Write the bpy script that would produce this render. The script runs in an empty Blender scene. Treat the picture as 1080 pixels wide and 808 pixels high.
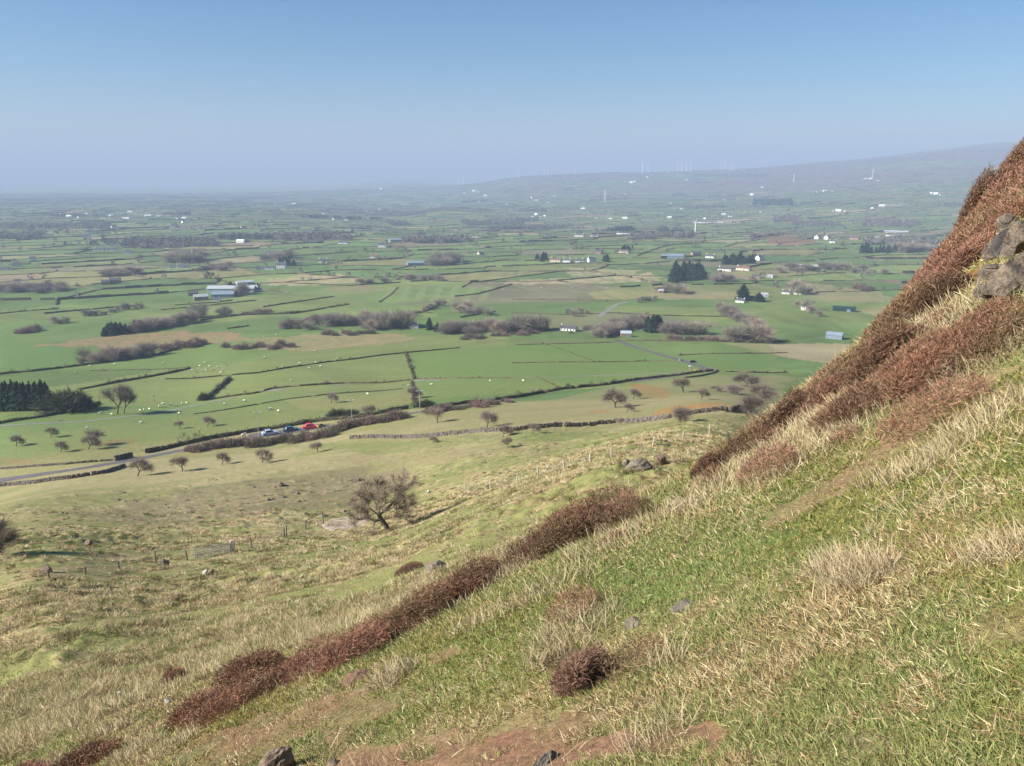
import bpy, math, random
import numpy as np
from mathutils import Vector

rng = np.random.default_rng(11)
random.seed(11)
scene = bpy.context.scene
COL = scene.collection

# ------------------------------------------------------------------ camera numbers
FPX = 816.0                      # focal length in photo pixels (photo 1080 x 808)
PITCH = math.atan((404 - 188) / FPX)
CP, SP = math.cos(PITCH), math.sin(PITCH)
SUN_EL = 34.0
SUN_DIR = Vector((-math.cos(math.radians(SUN_EL)) * 0.995, -math.cos(math.radians(SUN_EL)) * 0.26,
                  math.sin(math.radians(SUN_EL)))).normalized()


def ray(u, v):
    a = (np.asarray(u, float) - 540) / FPX
    b = (404 - np.asarray(v, float)) / FPX
    return a, CP + b * SP, -SP + b * CP


# ------------------------------------------------------------------ noise
def _hash(ix, iy, seed):
    h = (ix.astype(np.int64) * 374761393 + iy.astype(np.int64) * 668265263 + seed * 1442695041) & 0xFFFFFFFF
    h = ((h ^ (h >> 13)) * 1274126177) & 0xFFFFFFFF
    h = h ^ (h >> 16)
    return (h & 0xFFFFFF) / float(0xFFFFFF)


def vnoise(x, y, seed=0):
    x = np.asarray(x, float); y = np.asarray(y, float)
    ix = np.floor(x); iy = np.floor(y)
    fx = x - ix; fy = y - iy
    fx = fx * fx * (3 - 2 * fx); fy = fy * fy * (3 - 2 * fy)
    a = _hash(ix, iy, seed); b = _hash(ix + 1, iy, seed)
    c = _hash(ix, iy + 1, seed); d = _hash(ix + 1, iy + 1, seed)
    return (a * (1 - fx) + b * fx) * (1 - fy) + (c * (1 - fx) + d * fx) * fy


def fbm(x, y, seed=0, octv=3):
    s = 0; a = 1.0; t = 0
    for k in range(octv):
        s = s + a * vnoise(x * 2 ** k + 17.3 * k, y * 2 ** k - 9.1 * k, seed + k)
        t += a; a *= 0.5
    return s / t


def sstep(a, b, x):
    t = np.clip((x - a) / (b - a), 0, 1)
    return t * t * (3 - 2 * t)


# ------------------------------------------------------------------ terrain: s = z / r as a smooth surface over (azimuth, ln r)
PA, PB, PH = 0.5, 0.35, 1.62


def plane_z(x, y):
    return PA * np.clip(x, -60, 60) - PB * np.clip(y, -60, 200) - PH


SEEN = [  # u, v, distance along the (unnormalised) view ray: points read on the ground of the photograph
    (1080, 198, 17), (1030, 226, 17), (1010, 268, 17), (985, 316, 17), (940, 368, 16.5), (880, 415, 15.5), (800, 464, 14), (740, 503, 12.5),
    (690, 520, 11.5), (600, 575, 10.6), (500, 632, 10), (400, 678, 9.8), (300, 718, 9.7), (200, 756, 10.5), (100, 796, 11), (0, 836, 12),
    # hill foot seen past the edge
    (0, 760, 26), (0, 700, 36), (0, 640, 47), (0, 580, 80), (0, 540, 140), (0, 513, 225), (0, 480, 268), (0, 450, 313),
    (150, 720, 26), (150, 650, 42), (150, 600, 70), (150, 530, 150), (150, 484, 245),
    (270, 675, 28), (300, 640, 38), (250, 580, 82), (300, 520, 150),
    (405, 560, 90), (405, 500, 172), (400, 640, 29), (450, 602, 36), (500, 562, 46), (600, 520, 52), (545, 505, 96), (640, 500, 55), (690, 482, 66),
    (748, 457, 100), (600, 470, 150), (450, 480, 180),
    (300, 458, 278), (380, 461, 238), (560, 455, 186), (690, 443, 182), (780, 432, 190),
    (300, 430, 342), (440, 435, 285), (130, 432, 355), (560, 420, 320), (560, 400, 402), (650, 404, 380), (740, 390, 435), (850, 405, 400),
    (850, 390, 460), (700, 420, 290), (200, 400, 455), (400, 400, 440),
]
HID = []  # azimuth deg, r, z


def _zv(r):
    return np.interp(np.log(r), np.log([300, 400, 500, 670, 1000, 1500, 2500, 5000, 22000]),
                     [-97, -106, -114, -124, -137, -146, -152, -155, -158])


for az in (-62, -50, -40, -30, -20, -10, 0, 10, 20, 28):
    for r in (520, 670, 1000, 1500, 2200):
        HID.append((az, r, _zv(r)))
for az in (-62, -45, -30, -15, -5):
    for r in (4000, 8000, 14000, 22000):
        HID.append((az, r, _zv(r)))
for u, v, t in [(540, 243, 2600), (540, 225, 4000), (540, 205, 6300), (540, 187.5, 9000), (540, 193, 12000), (540, 193, 20000),
                (640, 243, 2600), (640, 222, 4000), (640, 200, 6500), (640, 182.5, 9000), (640, 187, 12000), (640, 191, 20000),
                (740, 245, 2500), (740, 222, 3900), (740, 198, 6400), (740, 180, 9000), (740, 186, 12000), (740, 190, 20000),
                (860, 245, 2500), (860, 220, 3700), (860, 195, 6000), (860, 172, 9000), (860, 178, 12000), (860, 188, 20000),
                (960, 242, 2500), (960, 215, 3600), (960, 185, 6000), (960, 161, 9000), (960, 170, 12000), (960, 186, 20000),
                (1060, 240, 2500), (1060, 210, 3600), (1060, 178, 6000), (1060, 150, 9200), (1060, 160, 12000), (1060, 184, 20000),
                (440, 243, 2650), (440, 225, 4300), (440, 206, 7500), (440, 193.5, 10500), (440, 189.5, 17000), (440, 194, 22000)]:
    a, b, c = ray(u, v)
    HID.append((math.degrees(math.atan2(a, b)), t * math.hypot(a, b), t * c))
# beyond the convex edge the ground falls away, unseen
EDGE = [p for p in SEEN[:16]]
for u, v, t in EDGE[:10]:
    a, b, c = ray(u, v)
    r0 = t * math.hypot(a, b); z0 = t * c; az = math.degrees(math.atan2(a, b))
    for m, k in ((1.35, .62), (2.0, .60)):
        if u > 780 or m < 1.5:
            HID.append((az, r0 * m, z0 - k * (r0 * m - r0)))
for az, r, z in [(28, 80, -36), (28, 160, -62), (28, 300, -92), (33, 80, -32), (33, 200, -72), (33, 350, -100), (23, 60, -24), (23, 110, -42),
                 (45, 40, 6), (45, 100, 0), (45, 250, -40), (45, 500, -90), (62, 40, 14), (62, 120, 40), (62, 400, 20), (62, 1000, -60),
                 (45, 1000, -137), (45, 2500, -150), (62, 2500, -130), (45, 5000, -60), (62, 5000, -60), (45, 9500, 250), (62, 9500, 250), (45, 20000, 60), (62, 20000, 60),
                 (36, 700, -124), (36, 1300, -142), (-45, 50, -30), (-62, 50, -33), (-45, 90, -42), (-62, 90, -48), (-45, 230, -90), (-62, 230, -95), (-45, 14, -10), (-62, 14, -12.5)]:
    HID.append((az, r, z))
for az in (-62, -45, -30, -15, 0, 15, 30, 45, 62):
    for r in (3.2, 4.5, 6.2):
        x, y = r * math.sin(math.radians(az)), r * math.cos(math.radians(az))
        HID.append((az, r, float(plane_z(x, y))))

_pts = []
for u, v, t in SEEN:
    a, b, c = ray(u, v)
    h = math.hypot(a, b)
    _pts.append((math.atan2(a, b), math.log(t * h), c / h))
for az, r, z in HID:
    _pts.append((math.radians(az), math.log(r), z / r))
_pts = np.array(_pts)
LS = 0.28
_X = np.column_stack((_pts[:, 0], _pts[:, 1] * LS))


def _k(d2):
    return 0.5 * d2 * np.log(d2 + 1e-12)


_n = len(_X)
_d2 = ((_X[:, None] - _X[None]) ** 2).sum(-1)
_A = np.zeros((_n + 3, _n + 3))
_A[:_n, :_n] = _k(_d2) + np.eye(_n) * 4e-5
_A[:_n, _n] = 1; _A[:_n, _n + 1:] = _X
_A[_n:, :_n] = _A[:_n, _n:].T
_w = np.linalg.solve(_A, np.concatenate((_pts[:, 2], np.zeros(3))))
AZ0, AZ1, NA = -math.radians(62), math.radians(62), 300
L0, L1, NL = math.log(2.5), math.log(22000), 640
_ga = np.linspace(AZ0, AZ1, NA); _gl = np.linspace(L0, L1, NL)
_S = np.zeros((NA, NL))
for i, a_ in enumerate(_ga):
    q = np.column_stack((np.full(NL, a_), _gl * LS))
    d2 = ((q[:, None] - _X[None]) ** 2).sum(-1)
    _S[i] = _k(d2) @ _w[:_n] + _w[_n] + q @ _w[_n + 1:]


def z_smooth(x, y):
    r = np.maximum(np.hypot(x, y), 1e-6)
    az = np.clip(np.arctan2(x, y), AZ0, AZ1)
    fa = (az - AZ0) / (AZ1 - AZ0) * (NA - 1.001)
    fl = np.clip((np.log(r) - L0) / (L1 - L0), 0, 1) * (NL - 1.001)
    ia = fa.astype(int); il = fl.astype(int); fa = fa - ia; fl = fl - il
    s = (_S[ia, il] * (1 - fa) + _S[ia + 1, il] * fa) * (1 - fl) + (_S[ia, il + 1] * (1 - fa) + _S[ia + 1, il + 1] * fa) * fl
    w = sstep(4.0, 7.5, r)
    zz = s * r
    back = sstep(math.radians(75), math.radians(110), np.abs(np.arctan2(x, y)))     # behind the camera: a plain hillside
    zz = zz * (1 - back) + back * np.clip(plane_z(x, y), -160, 60)
    return plane_z(x, y) * (1 - w) + zz * w


FLAT = []                         # spots worn level


def z_ground(x, y):
    x = np.asarray(x, float); y = np.asarray(y, float)
    r = np.hypot(x, y)
    z = z_smooth(x, y)
    near = sstep(1.2, 4, r) * (1 - sstep(26, 60, r))
    z = z + near * (0.16 * (fbm(x / 1.5, y / 1.5, 3, 3) - .5) + 0.30 * (vnoise(x / 3.7, y / 3.7, 9) - .5))
    mid = sstep(15, 26, r) * (1 - sstep(170, 260, r))
    # hummocks: long in the direction of the slope's contour
    z = z + sstep(1, 2, r) * (1 - sstep(9, 13, r)) * .035 * (fbm(x / .13, y / .13, 13, 3) - .5)
    p = x * 0.93 + y * 0.36; q = -x * 0.36 + y * 0.93
    hum = np.maximum(fbm(p / 2.6, q / 1.5, 21, 3) - .46, 0) * 1.15
    patch = sstep(.38, .62, fbm(p / 22, q / 9, 31, 2))
    for fx, fy, fr in FLAT:
        mid = mid * (1 - np.exp(-((x - fx) ** 2 + (y - fy) ** 2) / fr ** 2))
    z = z + mid * (1 - sstep(90, 150, r)) * .34 * np.maximum(fbm(p / 1.0, q / .7, 23, 2) - .45, 0) * patch * 2
    z = z + mid * (hum * (.25 + .75 * patch) + 1.0 * (vnoise(x / 26, y / 26, 41) - .5) + .35 * (vnoise(p / 11, q / 6, 43) - .5))
    far = sstep(500, 1500, r)
    z = z + far * 5 * (fbm(x / 420, y / 420, 51, 2) - .5) + sstep(3500, 7000, r) * 34 * (fbm(x / 1500, y / 1500, 61, 3) - .5)
    return z


def hit(u, v, rmin=1.6, rmax=21000.0, smooth=False):
    """first point of the ground met by the sight line through photo pixel (u, v), no nearer than rmin"""
    a, b, c = ray(u, v)
    h = math.hypot(a, b); az = math.atan2(a, b); s = c / h
    r = np.geomspace(rmin, rmax, 2600)
    f = (z_smooth if smooth else z_ground)(r * math.sin(az), r * math.cos(az)) - s * r
    k = np.argmax(f >= 0)
    if f[k] < 0:
        k = len(r) - 1; rr = r[k]
    elif k == 0:
        rr = r[0]
    else:
        t = -f[k - 1] / (f[k] - f[k - 1]); rr = r[k - 1] + t * (r[k] - r[k - 1])
    x, y = rr * math.sin(az), rr * math.cos(az)
    return Vector((x, y, float(z_ground(np.array([x]), np.array([y]))[0])))


def hit_near(u, v, rmin=1.6, rmax=18.0, smooth=False):
    """as hit(), but slides down the picture until the point lies on this side of rmax"""
    for _ in range(40):
        p = hit(u, v, rmin, 21000.0, smooth)
        if math.hypot(p.x, p.y) < rmax:
            return p
        v += 2
    return p


def zg(x, y):
    return float(z_ground(np.array([x]), np.array([y]))[0])


def pxm(p):
    """metres per photo pixel at point p"""
    return (p.y * CP - p.z * SP) / FPX


def poly_mask(x, y, P):
    """points inside polygon P (world xy)"""
    inside = np.zeros(x.shape, bool)
    n = len(P)
    j = n - 1
    for i in range(n):
        xi, yi = P[i]; xj, yj = P[j]
        if yi != yj:
            c = ((yi > y) != (yj > y)) & (x < (xj - xi) * (y - yi) / (yj - yi) + xi)
            inside ^= c
        j = i
    return inside


def wpoly(pts, rmin=1.6):
    return [(p.x, p.y) for p in (hit(u, v, rmin) for u, v in pts)]


# ------------------------------------------------------------------ mesh helpers
def mesh_np(name, verts, faces, mats, cols=None, smooth=False, mat_idx=None):
    """faces: list of int arrays (n, k)"""
    me = bpy.data.meshes.new(name)
    verts = np.asarray(verts, np.float32)
    me.vertices.add(len(verts)); me.vertices.foreach_set('co', verts.ravel())
    faces = [np.asarray(f, np.int32) for f in faces if len(f)]
    nl = sum(f.size for f in faces); npoly = sum(len(f) for f in faces)
    me.loops.add(nl); me.polygons.add(npoly)
    me.loops.foreach_set('vertex_index', np.concatenate([f.ravel() for f in faces]))
    starts = []; o = 0
    for f in faces:
        starts.append(o + np.arange(len(f)) * f.shape[1]); o += f.size
    me.polygons.foreach_set('loop_start', np.concatenate(starts).astype(np.int32))
    if mat_idx is not None:
        me.polygons.foreach_set('material_index', np.asarray(mat_idx, np.int32))
    me.polygons.foreach_set('use_smooth', np.full(npoly, smooth))
    if cols is not None:
        at = me.attributes.new('tint', 'FLOAT_COLOR', 'POINT')
        c = np.ones((len(verts), 4), np.float32); c[:, :3] = cols
        at.data.foreach_set('color', c.ravel())
    me.update(calc_edges=True)
    for m in (mats if isinstance(mats, (list, tuple)) else [mats]):
        me.materials.append(m)
    return me


class MB:
    """collects plain shapes into one mesh"""
    def __init__(s):
        s.v = []; s.f = []; s.m = []

    def quad(s, pts, m=0):
        o = len(s.v); s.v += [tuple(p) for p in pts]; s.f.append(tuple(range(o, o + len(pts)))); s.m.append(m)

    def box(s, c, d, m=0, rot=0.0, taper=1.0):
        o = len(s.v); cs, sn = math.cos(rot), math.sin(rot)
        for dz in (-.5, .5):
            k = taper if dz > 0 else 1
            for dx, dy in ((-.5, -.5), (.5, -.5), (.5, .5), (-.5, .5)):
                x, y = dx * d[0] * k, dy * d[1] * k
                s.v.append((c[0] + x * cs - y * sn, c[1] + x * sn + y * cs, c[2] + dz * d[2]))
        for f in ((3, 2, 1, 0), (4, 5, 6, 7), (0, 1, 5, 4), (1, 2, 6, 5), (2, 3, 7, 6), (3, 0, 4, 7)):
            s.f.append(tuple(o + i for i in f)); s.m.append(m)

    def tube(s, a, b, ra, rb, n=6, m=0, cap=True):
        a = Vector(a); b = Vector(b); d = (b - a).normalized()
        p = d.orthogonal().normalized(); q = d.cross(p)
        o = len(s.v)
        for c, r in ((a, ra), (b, rb)):
            for i in range(n):
                t = 2 * math.pi * i / n
                s.v.append(tuple(c + (p * math.cos(t) + q * math.sin(t)) * r))
        for i in range(n):
            j = (i + 1) % n
            s.f.append((o + i, o + j, o + n + j, o + n + i)); s.m.append(m)
        if cap:
            s.f.append(tuple(o + n + i for i in range(n))); s.m.append(m)
            s.f.append(tuple(o + n - 1 - i for i in range(n))); s.m.append(m)

    def mesh(s, name, mats, smooth=False, tint=None):
        me = bpy.data.meshes.new(name)
        me.from_pydata(s.v, [], s.f)
        for m in (mats if isinstance(mats, (list, tuple)) else [mats]):
            me.materials.append(m)
        me.polygons.foreach_set('material_index', s.m)
        me.polygons.foreach_set('use_smooth', [smooth] * len(s.f))
        me.update()
        return me


def blades(base, d, length, width, lift, bend, col, tipcol=None, side=None):
    """base (n,3); d (n,3) growing direction; two-segment tapering leaf; returns verts, [quads, tris], cols"""
    n = len(base)
    d = d / np.linalg.norm(d, axis=1, keepdims=True)
    if side is None:
        side = rng.normal(size=(n, 3))
    side = side - d * (side * d).sum(1, keepdims=True)
    side /= np.linalg.norm(side, axis=1, keepdims=True) + 1e-9
    nrm = np.cross(d, side)
    L = length[:, None]; W = width[:, None] * .5
    mid = base + d * L * .55 + nrm * (bend * .25)[:, None] * L
    tip = base + d * L * lift[:, None] + nrm * bend[:, None] * L
    V = np.empty((n, 5, 3), np.float32)
    V[:, 0] = base - side * W; V[:, 1] = base + side * W
    V[:, 2] = mid + side * W * .8; V[:, 3] = mid - side * W * .8; V[:, 4] = tip
    i = np.arange(n)[:, None] * 5
    Q = i + np.array([[0, 1, 2, 3]]); T = i + np.array([[3, 2, 4]])
    C = np.repeat(col[:, None, :], 5, 1)
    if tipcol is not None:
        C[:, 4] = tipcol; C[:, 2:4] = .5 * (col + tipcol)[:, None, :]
    return V.reshape(-1, 3), [Q, T], C.reshape(-1, 3)


def new_obj(name, me, parent=None, loc=None, rotz=0.0, scale=None):
    o = bpy.data.objects.new(name, me); COL.objects.link(o)
    if parent is not None:
        o.parent = parent
    if loc is not None:
        o.location = loc
    o.rotation_euler = (0, 0, rotz)
    if scale is not None:
        o.scale = scale if hasattr(scale, '__len__') else (scale,) * 3
    return o


def tag(o, label, cat, group=None, kind=None):
    if kind: o['kind'] = kind
    if label:
        o['label'] = label
        if len(label.split()) > 16: print('LONG', len(label.split()), label)
    if cat: o['category'] = cat
    if group: o['group'] = group
    return o


def thing(name, parts, loc, rotz=0.0, scale=None, label='', cat='', group=None):
    """an Empty at the base of a thing with its parts (name, mesh[, sub-parts]) parented to it"""
    e = new_obj(name, None, None, loc, rotz, scale)
    e.empty_display_size = .2
    tag(e, label, cat, group)
    for p in parts:
        c = new_obj(p[0], p[1], e)
        for q in (p[2] if len(p) > 2 else ()):
            new_obj(q[0], q[1], c)
    return e


ORD = ['leftmost', 'second from left', 'third from left', 'fourth from left', 'fifth from left', 'sixth from left', 'seventh from left',
       'eighth from left', 'ninth from left', 'tenth from left', 'eleventh from left', 'twelfth from left', 'thirteenth from left',
       'fourteenth from left', 'fifteenth from left', 'sixteenth from left']


def ords(n):
    if n == 1: return ['single']
    return [ORD[i] if i < n - 1 or n > 6 else 'rightmost' for i in range(n)]


# ------------------------------------------------------------------ materials
def mat_new(name):
    m = bpy.data.materials.new(name); m.use_nodes = True
    return m, m.node_tree.nodes, m.node_tree.links, m.node_tree.nodes['Principled BSDF']


def mat(name, col, rough=.85, noise=0.0, scale=3.0, spec=.2, metal=0.0, bump=0.0):
    m, N, L, b = mat_new(name)
    b.inputs['Base Color'].default_value = (*col, 1); b.inputs['Roughness'].default_value = rough
    b.inputs['Specular IOR Level'].default_value = spec; b.inputs['Metallic'].default_value = metal
    if noise or bump:
        tc = N.new('ShaderNodeTexCoord'); n = N.new('ShaderNodeTexNoise'); n.inputs['Scale'].default_value = scale
        n.inputs['Detail'].default_value = 5; L.new(tc.outputs['Object'], n.inputs['Vector'])
        if noise:
            r = N.new('ShaderNodeMapRange'); r.inputs['From Min'].default_value = .3; r.inputs['From Max'].default_value = .7
            r.inputs['To Min'].default_value = 1 - noise; r.inputs['To Max'].default_value = 1 + noise
            L.new(n.outputs['Fac'], r.inputs['Value'])
            mx = N.new('ShaderNodeVectorMath'); mx.operation = 'SCALE'; mx.inputs[0].default_value = col
            L.new(r.outputs['Result'], mx.inputs['Scale']); L.new(mx.outputs['Vector'], b.inputs['Base Color'])
        if bump:
            bp = N.new('ShaderNodeBump'); bp.inputs['Strength'].default_value = bump; bp.inputs['Distance'].default_value = .05
            L.new(n.outputs['Fac'], bp.inputs['Height']); L.new(bp.outputs['Normal'], b.inputs['Normal'])
    return m


def mat_tint(name, trans=0.0, rough=.9, objvar=0.0, noise=0.0, nscale=1.0, fine=False):
    """colour comes from the mesh's own 'tint' attribute (true surface colour)"""
    m, N, L, b = mat_new(name)
    a = N.new('ShaderNodeAttribute'); a.attribute_name = 'tint'
    src = a.outputs['Color']
    if objvar:
        oi = N.new('ShaderNodeObjectInfo'); r = N.new('ShaderNodeMapRange')
        r.inputs['To Min'].default_value = 1 - objvar; r.inputs['To Max'].default_value = 1 + objvar
        L.new(oi.outputs['Random'], r.inputs['Value'])
        mx = N.new('ShaderNodeVectorMath'); mx.operation = 'SCALE'
        L.new(src, mx.inputs[0]); L.new(r.outputs['Result'], mx.inputs['Scale']); src = mx.outputs['Vector']
    if noise:
        tc = N.new('ShaderNodeTexCoord'); n = N.new('ShaderNodeTexNoise'); n.inputs['Scale'].default_value = nscale
        n.inputs['Detail'].default_value = 6; n.inputs['Roughness'].default_value = .65
        L.new(tc.outputs['Object'], n.inputs['Vector'])
        r = N.new('ShaderNodeMapRange'); r.inputs['From Min'].default_value = .3; r.inputs['From Max'].default_value = .7
        r.inputs['To Min'].default_value = 1 - noise; r.inputs['To Max'].default_value = 1 + noise
        L.new(n.outputs['Fac'], r.inputs['Value'])
        mx = N.new('ShaderNodeVectorMath'); mx.operation = 'SCALE'
        L.new(src, mx.inputs[0]); L.new(r.outputs['Result'], mx.inputs['Scale']); src = mx.outputs['Vector']
    if fine:                                             # crumbs and litter in the soil
        n2 = N.new('ShaderNodeTexNoise'); n2.inputs['Scale'].default_value = 22; n2.inputs['Detail'].default_value = 4; n2.inputs['Roughness'].default_value = .7
        L.new(tc.outputs['Object'], n2.inputs['Vector'])
        r2 = N.new('ShaderNodeMapRange'); r2.inputs['From Min'].default_value = .32; r2.inputs['From Max'].default_value = .68
        r2.inputs['To Min'].default_value = .62; r2.inputs['To Max'].default_value = 1.38
        L.new(n2.outputs['Fac'], r2.inputs['Value'])
        mx2 = N.new('ShaderNodeVectorMath'); mx2.operation = 'SCALE'
        L.new(src, mx2.inputs[0]); L.new(r2.outputs['Result'], mx2.inputs['Scale']); src = mx2.outputs['Vector']
        bp = N.new('ShaderNodeBump'); bp.inputs['Strength'].default_value = .6; bp.inputs['Distance'].default_value = .03
        L.new(n2.outputs['Fac'], bp.inputs['Height']); L.new(bp.outputs['Normal'], b.inputs['Normal'])
    if trans:
        N.remove(b)
        df = N.new('ShaderNodeBsdfDiffuse'); tr = N.new('ShaderNodeBsdfTranslucent'); ms = N.new('ShaderNodeMixShader')
        ms.inputs[0].default_value = trans
        L.new(src, df.inputs['Color']); L.new(src, tr.inputs['Color'])
        L.new(df.outputs[0], ms.inputs[1]); L.new(tr.outputs[0], ms.inputs[2])
        L.new(ms.outputs[0], N['Material Output'].inputs['Surface'])
    else:
        L.new(src, b.inputs['Base Color']); b.inputs['Roughness'].default_value = rough; b.inputs['Specular IOR Level'].default_value = .1
    return m


M_GROUND = mat_tint('ground_turf', noise=.22, nscale=.9, fine=True)
M_GRASS = mat_tint('grass_blade', trans=.16)
M_HEATHER = mat_tint('heather_twig', trans=.12)
M_TWIG = mat_tint('winter_twig', trans=.15, objvar=.2)
M_LEAF = mat_tint('evergreen_leaf', trans=.15, objvar=.18)
M_HEDGE = mat_tint('hedge_twig', trans=.08)
M_BARK = mat('bark', (.10, .085, .07), .95, .35, 6)
M_ROCK = mat('basalt_rock', (.16, .135, .108), .95, .55, 8, bump=1.0)
M_ROCKB = mat('brown_rock', (.165, .125, .09), .95, .6, 7, bump=1.0)
def mat_outcrop():
    m, N, L, b = mat_new('weathered_outcrop')
    tc = N.new('ShaderNodeTexCoord')
    n1 = N.new('ShaderNodeTexNoise'); n1.inputs['Scale'].default_value = 5; n1.inputs['Detail'].default_value = 8; n1.inputs['Roughness'].default_value = .7
    n2 = N.new('ShaderNodeTexNoise'); n2.inputs['Scale'].default_value = 32; n2.inputs['Detail'].default_value = 6; n2.inputs['Roughness'].default_value = .7
    v = N.new('ShaderNodeTexVoronoi'); v.feature = 'DISTANCE_TO_EDGE'; v.inputs['Scale'].default_value = 1.1
    mp = N.new('ShaderNodeMapping'); mp.inputs['Scale'].default_value = (.6, .6, 2.6); mp.inputs['Rotation'].default_value = (.3, .6, .2)
    L.new(tc.outputs['Object'], mp.inputs['Vector']); L.new(mp.outputs['Vector'], v.inputs['Vector'])
    for n in (n1, n2): L.new(tc.outputs['Object'], n.inputs['Vector'])
    cr = N.new('ShaderNodeValToRGB'); e = cr.color_ramp.elements
    e[0].position = .32; e[0].color = (.06, .055, .05, 1); e[1].position = .68; e[1].color = (.36, .285, .21, 1)
    k = e.new(.5); k.color = (.20, .16, .125, 1)
    L.new(n1.outputs['Fac'], cr.inputs['Fac'])
    r = N.new('ShaderNodeMapRange'); r.inputs['From Min'].default_value = .3; r.inputs['From Max'].default_value = .7; r.inputs['To Min'].default_value = .55; r.inputs['To Max'].default_value = 1.45
    L.new(n2.outputs['Fac'], r.inputs['Value'])
    mx = N.new('ShaderNodeVectorMath'); mx.operation = 'SCALE'; L.new(cr.outputs['Color'], mx.inputs[0]); L.new(r.outputs['Result'], mx.inputs['Scale'])
    L.new(mx.outputs['Vector'], b.inputs['Base Color']); b.inputs['Roughness'].default_value = .95; b.inputs['Specular IOR Level'].default_value = .15
    ck = N.new('ShaderNodeMapRange'); ck.inputs['From Max'].default_value = .03; ck.inputs['To Max'].default_value = .5
    L.new(v.outputs['Distance'], ck.inputs['Value'])
    ad = N.new('ShaderNodeMath'); ad.operation = 'ADD'; L.new(n2.outputs['Fac'], ad.inputs[0]); L.new(ck.outputs['Result'], ad.inputs[1])
    bp = N.new('ShaderNodeBump'); bp.inputs['Strength'].default_value = 1; bp.inputs['Distance'].default_value = .06
    L.new(ad.outputs[0], bp.inputs['Height']); L.new(bp.outputs['Normal'], b.inputs['Normal'])
    return m


M_OUTCROP = mat_outcrop()
M_LICHEN_LIT = mat('lichened_and_lit_rock', (.40, .375, .32), .95, .35, 9, bump=.6)  # lichen, and the painted lit half of one rock by the gate
M_WALLST = mat('field_stone', (.125, .108, .088), .95, .5, 1.3)
M_WHITE = mat('white_render', (.80, .79, .76), .8, .06, .6)
M_CREAM = mat('cream_render', (.66, .62, .54), .8, .08, .6)
M_BRICK = mat('brown_brick', (.30, .20, .15), .9, .15, .8)
M_SLATE = mat('slate_roof', (.085, .085, .095), .6, .2, 1.0)
M_TILE = mat('brown_tile_roof', (.17, .10, .075), .8, .2, 1.0)
M_TIN = mat('grey_sheet_roof', (.38, .41, .43), .5, .12, .5)
M_TINB = mat('blue_grey_sheet', (.20, .25, .31), .5, .12, .5)
M_DKGREEN = mat('dark_green_sheet', (.02, .045, .04), .5, .15, .5)
M_GLASS = mat('window_glass', (.03, .035, .045), .15, spec=.5)
M_DOOR = mat('painted_door', (.12, .05, .04), .5)
M_TARMAC = mat('tarmac', (.105, .098, .10), .9, .15, .25)
M_LANE = mat('lane_surface', (.20, .19, .175), .9, .2, .2)
M_GRAVEL = mat('gravel', (.40, .315, .26), .95, .15, 2.5)
M_POST = mat('weathered_wood', (.20, .17, .14), .9, .3, 5)
M_POSTL = mat('pale_wood', (.44, .40, .34), .9, .25, 5)
M_WIRE = mat('wire', (.33, .33, .33), .5, metal=.4)
M_STEEL = mat('galvanised_steel', (.42, .43, .44), .5, metal=.3)
M_TURB = mat('turbine_white', (.85, .85, .85), .5)
M_SHEEP = mat('fleece', (.72, .66, .55), .95, .12, 6)
M_SHEEPF = mat('sheep_face', (.10, .08, .07), .9)
M_TYRE = mat('tyre', (.02, .02, .02), .9)
M_RIM = mat('wheel_rim', (.45, .45, .47), .35, metal=.7)
M_LAMP = mat('lamp_glass', (.75, .75, .75), .2, spec=.5)


# ------------------------------------------------------------------ ground sheet
VIEW_A = math.radians(39)


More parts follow.
